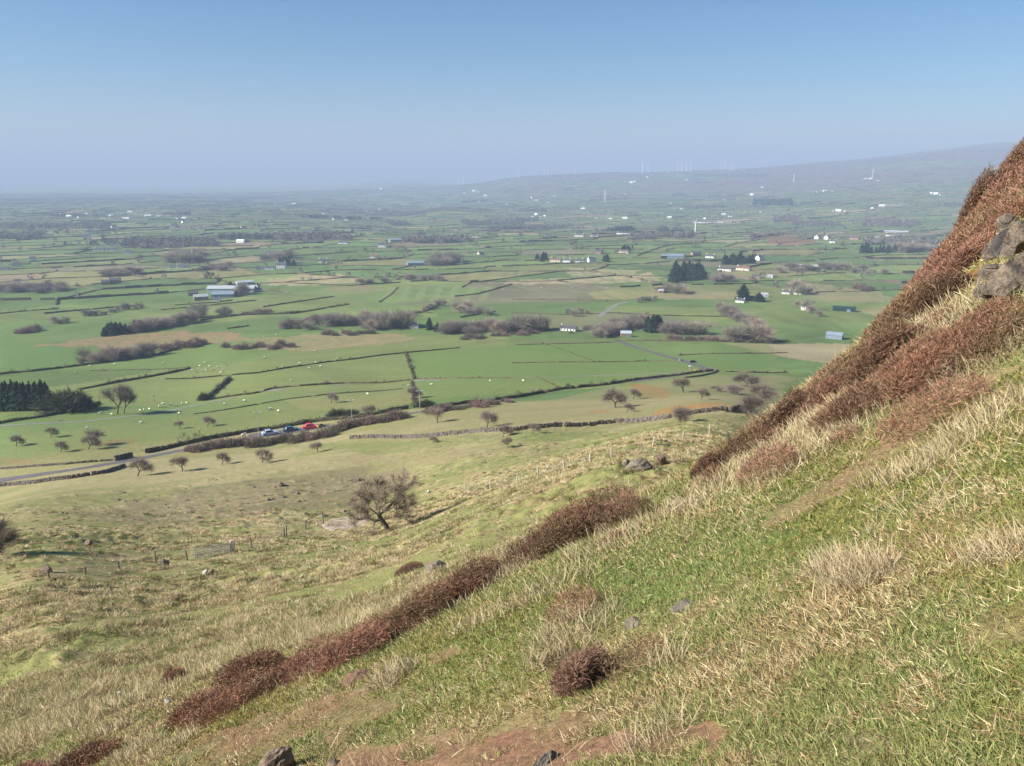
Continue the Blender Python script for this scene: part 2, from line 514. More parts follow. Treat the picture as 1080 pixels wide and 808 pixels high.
def ground_cols(x, y):
    """true ground colour (albedo): turf, dry grass, bracken, bare earth and the fields"""
    r = np.hypot(x, y)
    C = np.zeros((len(x), 3))
    p = x * 0.93 + y * 0.36; q = -x * 0.36 + y * 0.93

    def mixin(w, c):
        w = np.clip(w, 0, 1)[:, None]
        C[:] = C * (1 - w) + np.asarray(c) * w
    # --- hillside turf
    green = np.array((.095, .130, .036)); straw = np.array((.255, .200, .098)); brown = np.array((.135, .088, .050))
    n1 = fbm(p / 1.1, q / .8, 71, 3); n2 = fbm(p / 5, q / 3, 81, 3); n3 = fbm(p / 16, q / 5, 91, 3)
    C[:] = green
    mixin(sstep(.36, .66, .45 * n1 + .35 * n2 + .2 * n3), straw)
    mixin(.6 * sstep(.56, .72, fbm(p / 2.6, q / 1.4, 101, 3)), brown)
    # --- foot of the hill
    w = sstep(22, 34, r)
    m1 = fbm(p / 24, q / 7, 111, 3); m2 = fbm(p / 2.6, q / 1.4, 121, 3)
    D = np.zeros_like(C); D[:] = (.195, .195, .072)
    m3 = fbm(p / .9, q / .55, 125, 3)
    t = sstep(.42, .57, .36 * m1 + .36 * m2 + .28 * m3)[:, None]; D = D * (1 - t) + np.array((.345, .285, .150)) * t
    t = (sstep(.52, .62, .5 * m2 + .5 * m3) * .6)[:, None]; D = D * (1 - t) + np.array((.22, .150, .080)) * t
    t = (sstep(.55, .70, fbm(p / 40, q / 12, 131, 2)) * .5 * (1 - sstep(.5, .6, m2)))[:, None]; D = D * (1 - t) + np.array((.125, .165, .045)) * t
    C[:] = C * (1 - w[:, None]) + D * w[:, None]
    # smooth grazed pasture nearer the road
    w = sstep(115, 185, r)
    D = np.zeros_like(C); D[:] = (.205, .20, .08)
    t = sstep(.42, .62, fbm(p / 30, q / 13, 141, 3))[:, None]; D = D * (1 - t) + np.array((.275, .235, .12)) * t
    C[:] = C * (1 - .8 * w[:, None]) + .8 * D * w[:, None]
    # --- valley fields
    w = sstep(285, 300, r + 10 * 0)
    fid, edge = field_id(x, y)
    pal = FIELD_PAL[fid]
    C[:] = C * (1 - w[:, None]) + pal * w[:, None]
    ang = _hash(fid.astype(float), fid * 0.0, 77) * 3.14
    mow = vnoise((x * np.cos(ang) + y * np.sin(ang)) / 90, (-x * np.sin(ang) + y * np.cos(ang)) / 7, 151) - .5
    streak = mow[:, None] * .30 + (fbm(x / 45, y / 45, 161, 4) - .5)[:, None] * .55
    C *= 1 + w[:, None] * streak
    # moorland on the far hills
    hillw = sstep(5200, 7600, r) * sstep(math.radians(-6), math.radians(6), np.arctan2(x, y))
    mixin(hillw * sstep(.40, .55, fbm(x / 900, y / 900, 171, 3)), (.15, .10, .075))
    for poly, col, soft, rm in PATCHES:
        x0 = min(a for a, b in poly); x1 = max(a for a, b in poly); y0 = min(b for a, b in poly); y1 = max(b for a, b in poly)
        sel = np.nonzero((x > x0 - 9 * soft) & (x < x1 + 9 * soft) & (y > y0 - 9 * soft) & (y < y1 + 9 * soft))[0]
        if not len(sel): continue
        xs, ys = x[sel], y[sel]
        wx = xs + (fbm(xs / (4 * soft), ys / (4 * soft), 181, 3) - .5) * 6 * soft
        wy = ys + (fbm(xs / (4 * soft), ys / (4 * soft), 191, 3) - .5) * 6 * soft
        ins = poly_mask(wx, wy, poly)
        k = ins * (.72 + (.45 if soft < 3 else .75) * (fbm(xs / (1.3 * soft), ys / (1.3 * soft), 201, 3) - .5) * 2)
        k = np.clip(k, 0, 1)[:, None] * np.array(col[3] if len(col) > 3 else 1.0)
        C[sel] = C[sel] * (1 - k) + np.array(col[:3]) * k
    return C


# far fields: a jittered lattice of plots, turned to the lie of the land
FS_X, FS_Y, F_ROT = 148.0, 104.0, math.radians(14)


def _lat(x, y):
    c, s = math.cos(F_ROT), math.sin(F_ROT)
    X = (x * c + y * s) / FS_X; Y = (-x * s + y * c) / FS_Y
    return X, Y


def _seed(ix, iy):
    return ix + .08 + .84 * _hash(ix, iy, 301), iy + .08 + .84 * _hash(ix, iy, 302)


def field_id(x, y):
    X, Y = _lat(x, y)
    bx = np.floor(X); by = np.floor(Y)
    best = np.full(x.shape, 1e9); second = np.full(x.shape, 1e9); bid = np.zeros(x.shape, np.int64)
    for i in (-1, 0, 1):
        for j in (-1, 0, 1):
            sx, sy = _seed(bx + i, by + j)
            d = (sx - X) ** 2 + (sy - Y) ** 2
            id_ = (_hash(bx + i, by + j, 303) * 9999).astype(np.int64)
            m = d < best
            second = np.where(m, best, np.minimum(second, d))
            bid = np.where(m, id_, bid); best = np.where(m, d, best)
    return bid, np.sqrt(second) - np.sqrt(best)


_r = np.random.default_rng(5)
_t = _r.random(10000)
FIELD_PAL = np.empty((10000, 3))
_g = np.array([(.104, .158, .048), (.121, .170, .052), (.142, .180, .057), (.168, .184, .066), (.092, .140, .046), (.21, .20, .08), (.25, .215, .12), (.165, .155, .085), (.22, .165, .10)])
_ci = np.searchsorted(np.cumsum([.24, .22, .18, .10, .10, .06, .04, .04, .02]), _t).clip(0, 8)
FIELD_PAL[:] = _g[_ci] * (.88 + .24 * _r.random((10000, 1)))

_p = hit(366, 551, 60); FLAT.append((_p.x, _p.y, 7.0))
PATCHES = []


def patch(pts, col, soft, rmin=1.6):
    PATCHES.append((wpoly(pts, rmin), col, soft, rmin))


GREEN1, GREEN2 = (.116, .168, .050), (.140, .180, .053)
R = 120
# near valley fields
patch([(0, 312), (300, 305), (540, 318), (860, 318), (860, 335), (560, 352), (300, 366), (0, 396)], (*GREEN1, .45), 3, R)
patch([(0, 396), (187, 368), (270, 362), (485, 358), (810, 358), (830, 392), (720, 398), (540, 404), (270, 428), (75, 446), (0, 448)], (*GREEN2, .6), 2, R)
patch([(0, 352), (45, 364), (120, 372), (82, 386), (0, 394)], (.098, .162, .047), 2, R)
patch([(430, 372), (640, 359), (715, 381), (715, 392), (540, 398), (437, 401)], (.114, .175, .047), 2, R)
patch([(437, 402), (720, 396), (640, 405), (540, 419), (450, 427)], (.116, .173, .047), 1.5, R)
patch([(812, 376), (715, 376), (760, 390), (812, 391)], (.110, .175, .047), 1.5, R)
patch([(0, 451), (75, 448), (217, 427), (270, 417), (430, 404), (430, 412), (320, 420), (205, 436), (100, 450), (0, 466)], (.138, .178, .062), 1.5, R)
patch([(380, 461), (450, 443), (540, 430), (640, 409), (740, 397), (830, 396), (830, 425), (690, 442), (560, 454)], (.225, .200, .095, .85), 2, R)
patch([(0, 466), (205, 437), (430, 412), (432, 428), (332, 442), (222, 460), (155, 476), (120, 486), (0, 496)], (.175, .180, .066, .8), 2, R)
patch([(45, 364), (110, 354), (180, 350), (260, 351), (270, 358), (200, 366), (120, 367)], (.25, .165, .09), 4, R)
patch([(262, 358), (330, 352), (430, 352), (435, 358), (380, 366), (300, 371), (265, 366)], (.27, .20, .11, .85), 4, R)
patch([(500, 358), (640, 358), (640, 362), (500, 363)], (.13, .13, .06, .7), 3, R)
patch([(275, 296), (330, 289), (378, 291), (375, 299), (290, 302)], (.34, .27, .155), 6, R)
patch([(515, 298), (540, 296), (640, 291), (690, 287), (700, 296), (620, 299), (540, 300)], (.34, .27, .16), 5, R)
patch([(598, 282), (680, 284), (660, 291), (598, 291)], (.28, .25, .13), 5, R)
patch([(806, 249), (860, 250), (858, 257), (806, 258)], (.19, .095, .062), 8, R)
patch([(345, 303), (400, 300), (400, 308), (350, 308)], (.20, .15, .09, .8), 6, R)
patch([(840, 296), (930, 308), (945, 320), (870, 318), (840, 305)], (.27, .21, .115, .8), 5, R)
patch([(690, 305), (780, 309), (790, 316), (700, 316)], (.25, .20, .11, .7), 5, R)
for k in range(7):                                     # mown stripes
    u0 = 402 + 17 * k
    patch([(u0, 318), (u0 + 8, 318), (u0 + 15, 302.5), (u0 + 8, 302.5)], (.185, .215, .085, .9), .8, R)
# dead bracken in the pasture by the bend
patch([(662, 404), (690, 407), (708, 412), (706, 421), (685, 420), (668, 412)], (.25, .135, .05, .8), 1.4, R)
patch([(687, 434), (715, 428), (768, 425), (776, 432), (735, 437), (690, 438)], (.30, .145, .045, .85), 1.4, R)
patch([(618, 434), (640, 432), (642, 435), (622, 436)], (.27, .14, .05, .8), .8, R)
patch([(85, 468), (135, 462), (147, 465), (110, 470)], (.21, .125, .06, .8), .9, R)
patch([(0, 482), (35, 485), (30, 490), (0, 490)], (.21, .14, .07, .6), 1, R)
# stony and green strips at the hill foot
patch([(90, 543), (140, 528), (220, 512), (300, 502), (400, 492), (440, 500), (440, 512), (330, 536), (230, 548), (140, 556)], (.165, .125, .085, .62), 2.2, 60)
patch([(330, 484), (400, 475), (520, 470), (690, 462), (700, 468), (560, 480), (420, 492)], (.20, .155, .085, .5), 2, 60)
patch([(300, 470), (400, 466), (520, 458), (640, 454), (640, 460), (500, 468), (380, 478)], (.12, .155, .045, .6), 1.5, 60)
patch([(0, 652), (60, 628), (150, 603), (300, 574), (410, 560), (440, 566), (330, 592), (180, 622), (60, 662), (0, 668)], (.14, .175, .055, .4), 1.2, 24)
patch([(0, 578), (80, 566), (160, 560), (160, 566), (60, 586), (0, 592)], (.135, .17, .05, .5), 1.5, 40)
# bare and trodden ground on the near hillside
EARTH = (.185, .102, .064)
patch([(300, 812), (345, 790), (420, 776), (520, 771), (600, 790), (660, 800), (690, 822), (300, 826)], EARTH, .22)
patch([(170, 812), (225, 772), (330, 744), (425, 744), (400, 772), (320, 806)], (*EARTH, .75), .2)
patch([(400, 790), (480, 764), (560, 762), (650, 782), (700, 815)], (*EARTH, .8), .2)
patch([(225, 778), (285, 750), (345, 734), (375, 742), (325, 768), (250, 792)], (*EARTH, .8), .16)
patch([(110, 775), (170, 745), (185, 755), (130, 790)], (*EARTH, .6), .2)
patch([(800, 549), (850, 518), (910, 477), (960, 443), (1010, 409), (1062, 389), (1085, 390), (1060, 400), (1005, 432), (930, 487), (870, 530), (818, 560)], (.215, .135, .082, .85), .10)
patch([(430, 692), (485, 679), (500, 688), (440, 702)], (*EARTH, .8), .15)
patch([(1000, 642), (1080, 618), (1080, 690), (1010, 695)], (.175, .11, .06, .7), .14)
patch([(850, 775), (920, 758), (945, 792), (870, 802)], (.19, .13, .085, .7), .12)
patch([(365, 738), (420, 720), (470, 735), (400, 760)], (.18, .11, .07, .5), .15)


def build_ground():
    dense = np.arange(-VIEW_A, VIEW_A + 1e-9, math.radians(.076))
    left = np.linspace(-math.pi, -VIEW_A, 70)[:-1]; right = np.linspace(VIEW_A, math.pi, 70)[1:]
    az = np.concatenate((left, dense, right))
    rr = [1.0]
    while rr[-1] < 21000:
        r = rr[-1]
        g = .016 if r < 2.5 else .009 if r < 12 else .0046 if r < 110 else .006 if r < 300 else .009 if r < 1000 else .014 if r < 4000 else .022
        rr.append(r * (1 + g))
    rr = np.array(rr)
    A, Rr = np.meshgrid(az, rr, indexing='ij')
    x = (Rr * np.sin(A)).ravel(); y = (Rr * np.cos(A)).ravel()
    z = z_ground(x, y)
    na, nr = len(az), len(rr)
    ii, jj = np.meshgrid(np.arange(na - 1), np.arange(nr - 1), indexing='ij')
    b = (ii * nr + jj).ravel()
    F = np.column_stack((b, b + 1, b + nr + 1, b + nr))          # counter-clockwise from above?
    F = F[:, ::-1]
    # close the middle under the camera
    cx = len(x)
    V = np.column_stack((x, y, z)); V = np.vstack((V, [[0, 0, -PH]]))
    k = np.arange(na - 1) * nr
    T = np.column_stack((np.full(na - 1, cx), k + nr, k))
    C = np.vstack((ground_cols(x, y), [[.1, .12, .04]]))
    me = mesh_np('ground', V, [F, T], M_GROUND, C, smooth=True)
    o = new_obj('ground', me); o['kind'] = 'structure'
    return o
GROUND = build_ground()


# ------------------------------------------------------------------ tree makers (local space, metres)
def rot_about(v, k, a):
    return v * math.cos(a) + k.cross(v) * math.sin(a) + k * k.dot(v) * (1 - math.cos(a))


def grow(rs, start, d, length, rad, depth, maxd, wind, segs, tips, spread=.55, shrink=.74, up=.12):
    p = Vector(start); d = d.normalized()
    nseg = 3 if depth == 0 else 2
    for i in range(nseg):
        d = (d + Vector((rs.gauss(0, .14), rs.gauss(0, .14), rs.gauss(0, .08) + up * .4)) + wind * .10 * (depth + 1) / maxd).normalized()
        q = p + d * length / nseg
        r1 = rad * (1 - .18 * (i + 1) / nseg)
        segs.append((p.copy(), q.copy(), rad * (1 - .18 * i / nseg), r1, depth))
        p = q
    if depth >= maxd:
        tips.append((p.copy(), d.copy()))
        return
    n = rs.choice((2, 3, 3)) if depth < 2 else rs.choice((2, 2, 3))
    k0 = rs.random() * 6.28
    for i in range(n):
        ax = d.orthogonal().normalized(); ax = rot_about(ax, d, k0 + 6.28 * i / n + rs.gauss(0, .3))
        nd = rot_about(d, ax, spread * (1 + rs.gauss(0, .25)))
        nd.z += up
        grow(rs, p, nd, length * shrink * (1 + rs.gauss(0, .12)), rad * .66, depth + 1, maxd, wind, segs, tips, spread, shrink, up)


def tree_meshes(seed, H, maxd=4, trunk=.22, spread=.6, shrink=.76, wind=(0, 0, 0), up=.12, ntw=1500, twl=.7, tww=.04, rad=None,
                col=(.105, .080, .066), colv=.35, trunk_depth=3, kind='winter', lean=(0, 0, 1), twup=.2, low=False):
    rs = random.Random(seed); rg = np.random.default_rng(seed)
    segs, tips = [], []
    grow(rs, (0, 0, -.25), Vector(lean), H * trunk + .25, rad or H * .032, 0, maxd, Vector(wind), segs, tips, spread, shrink, up)
    top = max(s[1].z for s in segs) + twl * .6
    k = H / top
    mb = MB()
    for a, b, ra, rb, dp in segs:
        if dp <= trunk_depth:
            mb.tube(a * k, b * k, ra * k, rb * k, 7 if dp < 2 else 4, 0, False)
    tm = mb.mesh('trunk', M_BARK, True)
    # twigs spring from the outer limbs
    last = [s for s in segs if s[4] >= max(1, maxd - 2)]
    idx = rg.integers(0, len(last), ntw); t = rg.random(ntw)[:, None]
    A = np.array([s[0] for s in last]); B = np.array([s[1] for s in last])
    base = (A[idx] * (1 - t) + B[idx] * t) * k
    if low:                                               # undergrowth and low shoots about the foot
        q_ = rg.random(ntw) < .22
        base[q_] = np.column_stack((rg.normal(0, H * .16, q_.sum()), rg.normal(0, H * .16, q_.sum()), H * .16 * rg.random(q_.sum())))
    dirv = (B[idx] - A[idx]); dirv /= np.linalg.norm(dirv, axis=1, keepdims=True) + 1e-9
    d = dirv * .7 + rg.normal(size=(ntw, 3)) * .8 + np.array(wind) * .3
    d[:, 2] += twup
    Ln = twl * k * (.45 + .9 * rg.random(ntw))
    c = np.array(col) * (1 - colv + 2 * colv * rg.random((ntw, 1)))
    V, F, C = blades(base, d, Ln, tww * (.6 + .8 * rg.random(ntw)), np.ones(ntw), rg.normal(0, .25, ntw), c, c * 1.25)
    cm = mesh_np('crown', V, F, M_TWIG, C)
    return tm, cm


def conifer_meshes(seed, H, Rb, n=420, col=(.020, .042, .024)):
    rg = np.random.default_rng(seed); mb = MB()
    mb.tube((0, 0, -.3), (0, 0, H * .96), H * .022, H * .004, 6, 0, False)
    tm = mb.mesh('trunk', M_BARK, True)
    h = H * (.06 + .93 * rg.random(n) ** .9); a = rg.random(n) * 6.283
    rr = Rb * (1 - (h / H) ** 2.1) * (.7 + .5 * rg.random(n)) + .12
    base = np.column_stack((np.cos(a) * rr * .1, np.sin(a) * rr * .1, h))
    d = np.column_stack((np.cos(a), np.sin(a), .25 - .5 * (1 - h / H) + rg.normal(0, .12, n)))
    c = np.array(col) * (.6 + .8 * rg.random((n, 1)))
    V, F, C = blades(base, d, rr, .16 * H * (.5 + .6 * rg.random(n)) * (.35 + .65 * (1 - h / H)), np.ones(n), -.22 + rg.normal(0, .08, n), c, c * 1.5,
                     side=np.column_stack((-np.sin(a), np.cos(a), rg.normal(0, .5, n))))
    return tm, mesh_np('crown', V, F, M_LEAF, C)


def shrub_meshes(seed, W, H, n=500, col=(.10, .075, .065), tww=.07, colv=.35, mat_=None):
    rg = np.random.default_rng(seed); mb = MB(); rs = random.Random(seed)
    for i in range(5):
        a = rs.random() * 6.28
        mb.tube((.1 * math.cos(a), .1 * math.sin(a), -.2), (W * .28 * math.cos(a), W * .28 * math.sin(a), H * .6), .05 * H / 3 + .02, .015, 4, 0, False)
    tm = mb.mesh('trunk', M_BARK, True)
    u = rg.normal(size=(n, 3)); u /= np.linalg.norm(u, axis=1, keepdims=True); u[:, 2] = np.abs(u[:, 2])
    lob = 1 + .35 * np.sin(3 * np.arctan2(u[:, 1], u[:, 0]) + seed) * np.cos(2.3 * u[:, 2] + seed * 1.7)
    rad = (.25 + .6 * rg.random(n) ** .6) * lob
    base = u * rad[:, None] * np.array((W / 2, W / 2, H * .86)) * .85
    d = u * .8 + rg.normal(size=(n, 3)) * .55; d[:, 2] += .5
    Ln = (.12 + .16 * rg.random(n)) * (W + H) * .6
    c = np.array(col) * (1 - colv + 2 * colv * rg.random((n, 1)))
    V, F, C = blades(base, d, Ln, tww * (.6 + .8 * rg.random(n)), np.ones(n), rg.normal(0, .25, n), c, c * 1.2)
    return tm, mesh_np('crown', V, F, mat_ or M_TWIG, C)


P_HAW = [tree_meshes(s, 6, 4, .18, .74, .74, (.40, .05, 0), .07, 2000, 1.25, .034, rad=.14, col=(.225, .182, .145), colv=.5, trunk_depth=2, twup=.35) for s in (3, 8, 14)]
P_HAWD = [tree_meshes(s, 6, 4, .14, .80, .72, (.2, 0, 0), .03, 3200, 1.25, .036, rad=.14, col=(.19, .156, .125), colv=.5, trunk_depth=2, twup=.35) for s in (21, 22)]
P_ASH = [tree_meshes(s, 12, 4, .16, .5, .78, (.05, 0, 0), .16, 2600, 2.0, .045, rad=.22, col=(.21, .185, .145), trunk_depth=2) for s in (31, 32, 33)]
P_WOOD = [tree_meshes(s, 12, 3, .10, .66, .80, (.03, 0, 0), .06, 1500, 2.6, .085, rad=.20, col=c, colv=.5, trunk_depth=1, twup=.6, low=True) for s, c in
          ((41, (.27, .225, .19)), (42, (.32, .262, .21)), (43, (.225, .19, .17)), (44, (.22, .21, .15)))]
P_CON = [conifer_meshes(s, 13, 2.6) for s in (51, 52, 53)]
P_SHRUB = [shrub_meshes(s, 4.5, 3.0, 700, c) for s, c in ((61, (.175, .130, .108)), (62, (.21, .150, .128)), (63, (.14, .118, .088)))]
P_BUSHG = [shrub_meshes(s, 5, 3.6, 1400, (.07, .078, .042), .10) for s in (65, 66)]
HAW_H, WOOD_H, CON_H = 6, 12, 13


def plant(proto, base_h, name, u, v, hpx, label, cat, group=None, rmin=100, rot=None, wide=1.0, name_trunk='trunk'):
    """a plant whose foot stands on the ground seen at pixel (u, v), hpx pixels tall"""
    p = hit(u, v, rmin)
    s = hpx * pxm(p) / base_h
    e = thing(name, [('trunk', proto[0]), ('crown', proto[1])], p, rng.random() * 6.28 if rot is None else rot, (s * wide, s * wide, s), label, cat, group)
    return e


# the large wind-bent hawthorn on the slope
def hero_tree():
    rs = random.Random(77); rg = np.random.default_rng(77)
    segs, tips = [], []
    W = Vector((.42, .03, .02))
    L = [((0, 0, -.3), (-.25, .0, .55), .30, .25), ((-.25, 0, .55), (-.62, .05, 1.15), .25, .22), ((-.62, .05, 1.15), (-.9, .1, 1.6), .22, .19)]
    for a, b, ra, rb in L:
        segs.append((Vector(a), Vector(b), ra, rb, 0))
    top = Vector((-.9, .1, 1.6)); low = Vector((-.62, .05, 1.15))
    for st, d, ln, rd in ((low, (-1, .15, -.05), 1.35, .12), (low, (-.75, -.55, .25), 1.15, .10), (top, (-.8, .3, .55), 1.3, .12), (top, (-.5, -.5, .9), 1.3, .11),
                          (top, (.1, .35, 1), 1.5, .13), (top, (.75, -.2, .62), 1.7, .14), (top, (1, .25, .55), 1.9, .14), (low, (1.0, -.25, .35), 1.6, .09),
                          (top, (.45, -.55, .9), 1.6, .11), (top, (-.2, .6, .6), 1.4, .10), (top, (.95, .5, .9), 1.9, .12)):
        grow(rs, st, Vector(d), ln, rd, 1, 4, W, segs, tips, .62, .70, .06)
    mb = MB()
    for a, b, ra, rb, dp in segs:
        mb.tube(a, b, ra if dp == 0 else ra * .72, rb if dp == 0 else rb * .72, 8 if dp == 0 else 5 if dp < 3 else 3, 0, False)
    tm = mb.mesh('trunk', M_BARK, True)
    last = [s for s in segs if s[4] >= 2]
    n = 16500
    idx = rg.integers(0, len(last), n); t = rg.random(n)[:, None]
    A = np.array([s[0] for s in last]); B = np.array([s[1] for s in last])
    base = A[idx] * (1 - t) + B[idx] * t
    dv = B[idx] - A[idx]; dv /= np.linalg.norm(dv, axis=1, keepdims=True)
    d = dv * .8 + rg.normal(size=(n, 3)) * .7; d[:, 2] += .22; d[:, 0] += .12
    c = np.array((.27, .22, .16)) * (.5 + 1.0 * rg.random((n, 1)))
    V, F, C = blades(base, d, .28 + .65 * rg.random(n), .0175 * (.6 + .8 * rg.random(n)), np.ones(n), rg.normal(0, .3, n), c, c * 1.2)
    cm = mesh_np('crown', V, F, M_TWIG, C)
    p = hit(410, 560, 50)
    zz = max(s[1].z for s in segs)
    sc = 64 * pxm(p) / (zz + .35)
    thing('hawthorn_tree', [('trunk', tm), ('crown', cm)], p, 0, (sc * 1.02, sc * 1.02, sc),
          'largest wind-bent bare hawthorn, alone beside the gravel patch on the slope', 'tree')


hero_tree()

GH = 'hawthorns scattered on the pasture'
for k, (u, v, h, pr, lab) in enumerate([
    (17, 471, 13, 0, 'low round hawthorn nearest the left picture edge, on the pasture above the road'),
    (53, 461, 12, 1, 'small hawthorn between the low round one and the pale lane, left pasture'),
    (64, 477, 13, 0, 'flat-topped leaning hawthorn on the left pasture, below the pair with joined crowns'),
    (93, 474, 17, 1, 'front hawthorn of the pair with joined crowns on the left pasture'),
    (101, 470, 18, 2, 'rear hawthorn of the pair with joined crowns on the left pasture'),
    (190, 452, 9, 2, 'thin little bare tree below the pale lane, left of a hawthorn with a long shadow'),
    (219, 450, 12, 0, 'hawthorn with a long shadow on the pasture below the junction of lane and dark wall'),
    (145, 502, 21, 1, 'dense bare hawthorn growing over the roadside wall, left of the car park'),
    (192, 497, 17, 2, 'spreading yellowish hawthorn just below the road, left of the car park'),
    (234, 490, 14, 0, 'small hawthorn on the slope under the left end of the car park scrub'),
    (276, 488, 17, 1, 'many-stemmed hawthorn below the car park scrub and the tall mast'),
    (335, 477, 12, 2, 'thin bare hawthorn below the red car'),
    (349, 425, 12, 0, 'round little hawthorn standing alone in the field above the cars'),
    (434, 421, 15, 1, 'hawthorn beside the lamp pole where the field walls meet'),
    (461, 446, 17, 2, 'broad hawthorn on the tan pasture right of the lamp pole'),
    (514, 451, 19, 0, 'shapely dark hawthorn just behind the middle of the long stone wall'),
    (530, 461, 15, 1, 'pale thin hawthorn growing in the line of the long stone wall'),
    (536, 472, 12, 2, 'very small bare hawthorn in front of the long stone wall'),
    (456, 468, 9, 1, 'smallest bare sapling in front of the left part of the long stone wall'),
    (391, 440, 14, 2, 'thin bare tree beside the dark bushes above the cars'),
    (562, 457, 12, 0, 'scrubby hawthorn leaning on the middle of the long stone wall'),
    (661, 435, 11, 1, 'wide flat hawthorn in front of the dense two-stemmed tree'),
    (668, 421, 12, 0, 'small round hawthorn right of the dense two-stemmed tree, by the bracken'),
    (720, 414, 17, 2, 'umbrella-shaped hawthorn below the bend in the road'),
    (740, 422, 14, 1, 'pale hawthorn on a short straight stem above the orange bracken'),
    (655, 448, 8, 2, 'tiny bush on the stone wall below the dense two-stemmed tree')]):
    plant(P_HAW[pr], HAW_H, 'hawthorn_tree', u, v, h, lab, 'tree', GH, 100 if v > 440 else 140, rng.normal(0, .4), 1.15)
for k, (u, v, h, wd, lab) in enumerate([
    (649, 430, 21, 1.0, 'dense dark two-stemmed hawthorn on the tan pasture below the road'),
    (717, 445, 17, 1.5, 'big dark twiggy thorn bush on the stone wall, beside the orange bracken'),
    (788, 408, 14, 1.7, 'broad grey thorn bush in the green field right of the bend'),
    (772, 415, 10, 2.4, 'low wide thicket right of the pale hawthorn on a short stem'),
    (756, 413, 6, 2.0, 'lowest straggling bush between pale hawthorn and wide thicket'),
    (790, 437, 22, 1.3, 'olive-grey thorn bush half hidden behind the heather edge'),
    (803, 425, 20, 1.2, 'bare thorn bush furthest right behind the heather edge')]):
    plant(P_HAWD[k % 2], HAW_H, 'thorn_bush', u, v, h, lab, 'bush', 'thorn bushes near the stone wall', 130, rng.normal(0, .5), wd)
for k, (u, v, h, wd, lab) in enumerate([
    (356, 441, 12, 1.6, 'left of two dark evergreen bushes above the red car'),
    (371, 440, 11, 1.2, 'right of two dark evergreen bushes above the red car'),
    (215, 422, 10, 1.0, 'round dark bush at the near end of the diagonal field wall'),
    (66, 433, 27, 1.5, 'large olive evergreen bush directly right of the conifer block'),
    (82, 432, 22, 1.3, 'smaller olive evergreen bush at the right end of the conifer block'),
    (450, 429, 9, 1.8, 'brown-green bush in the hedge just right of the lamp pole')]):
    plant(P_BUSHG[k % 2], 3.6, 'evergreen_bush', u, v, h, lab, 'bush', 'dark evergreen bushes', 150, None, wd)
plant(P_ASH[0], 12, 'ash_tree', 124, 437, 33, 'tall pale wispy bare tree standing alone by the lane right of the conifers', 'tree', None, 200, 0, 1.0)
plant(P_ASH[1], 12, 'ash_tree', 131, 436, 30, 'second stem group of wispy bare tree by the lane, touching its taller neighbour', 'tree', None, 200, 1, .9)
# conifer block at the left edge
for k in range(10):
    plant(P_CON[k % 3], CON_H, 'conifer_tree', -6 + 6.4 * k, 433.5 - .12 * k, 29 + 3 * rng.random(),
          f'dark conifer, {ORD[k]} of the front row at the left picture edge', 'tree', 'conifers in the dark block', 200, None, 1.1)
for k in range(9):
    plant(P_CON[(k + 1) % 3], CON_H, 'conifer_tree', -3 + 6.2 * k, 429, 27 + 4 * rng.random(),
          f'dark conifer top, {ORD[k]} of the back row at the left picture edge', 'tree', 'conifers in the dark block', 200, None, 1.1)


def row(protos, bh, name, pts, n, hpx, fmt, cat, group, rmin=300, jit=1.5, wide=1.0, jv=.8):
    """n plants along a pixel polyline; the label names each by its order from the left"""
    P = np.array(pts, float); seg = np.hypot(*np.diff(P, axis=0).T); cum = np.concatenate(([0], np.cumsum(seg)))
    us = [];
    for k in range(n):
        t = (k + .5) / n * cum[-1]
        us.append((np.interp(t, cum, P[:, 0]) + rng.normal(0, jit), np.interp(t, cum, P[:, 1]) + rng.normal(0, jv)))
    us.sort()
    O = ords(n) if n <= 16 else None
    for k, (u, v) in enumerate(us):
        lab = fmt.replace('#', O[k]) if O else fmt.replace('# ', '')
        plant(protos[int(rng.integers(len(protos)))], bh, name, u, v, (.92 if bh == WOOD_H else 1) * hpx * (.6 + .65 * rng.random()), lab, cat, group, rmin, None, (1.2 if bh == WOOD_H else 1) * wide * (.9 + .3 * rng.random()))


# purple scrub in front of the car park
row(P_SHRUB, 3, 'bare_shrub', [(198, 477), (262, 469)], 13, 10, '# purple-brown shrub in the roadside scrub left of the pale blue car', 'shrub', 'roadside scrub left of the cars', 150, 1.5, 1.3)
row(P_SHRUB, 3, 'bare_shrub', [(262, 470), (312, 466), (354, 460)], 16, 11, '# purple-brown shrub in the scrub screening the parked cars', 'shrub', 'scrub in front of the cars', 150, 1.5, 1.2)
row(P_SHRUB, 3, 'bare_shrub', [(352, 457), (372, 450), (398, 446), (428, 440)], 14, 11, '# brown shrub along the road between red car and lamp pole', 'shrub', 'roadside shrubs right of the cars', 150, 1.5, 1.2)
row(P_SHRUB, 3, 'bare_shrub', [(450, 437), (540, 424)], 16, 8, '# brown shrub in the scrubby hedge right of the lamp pole', 'shrub', 'hedge shrubs right of the lamp pole', 150, 1.5, 1.5)
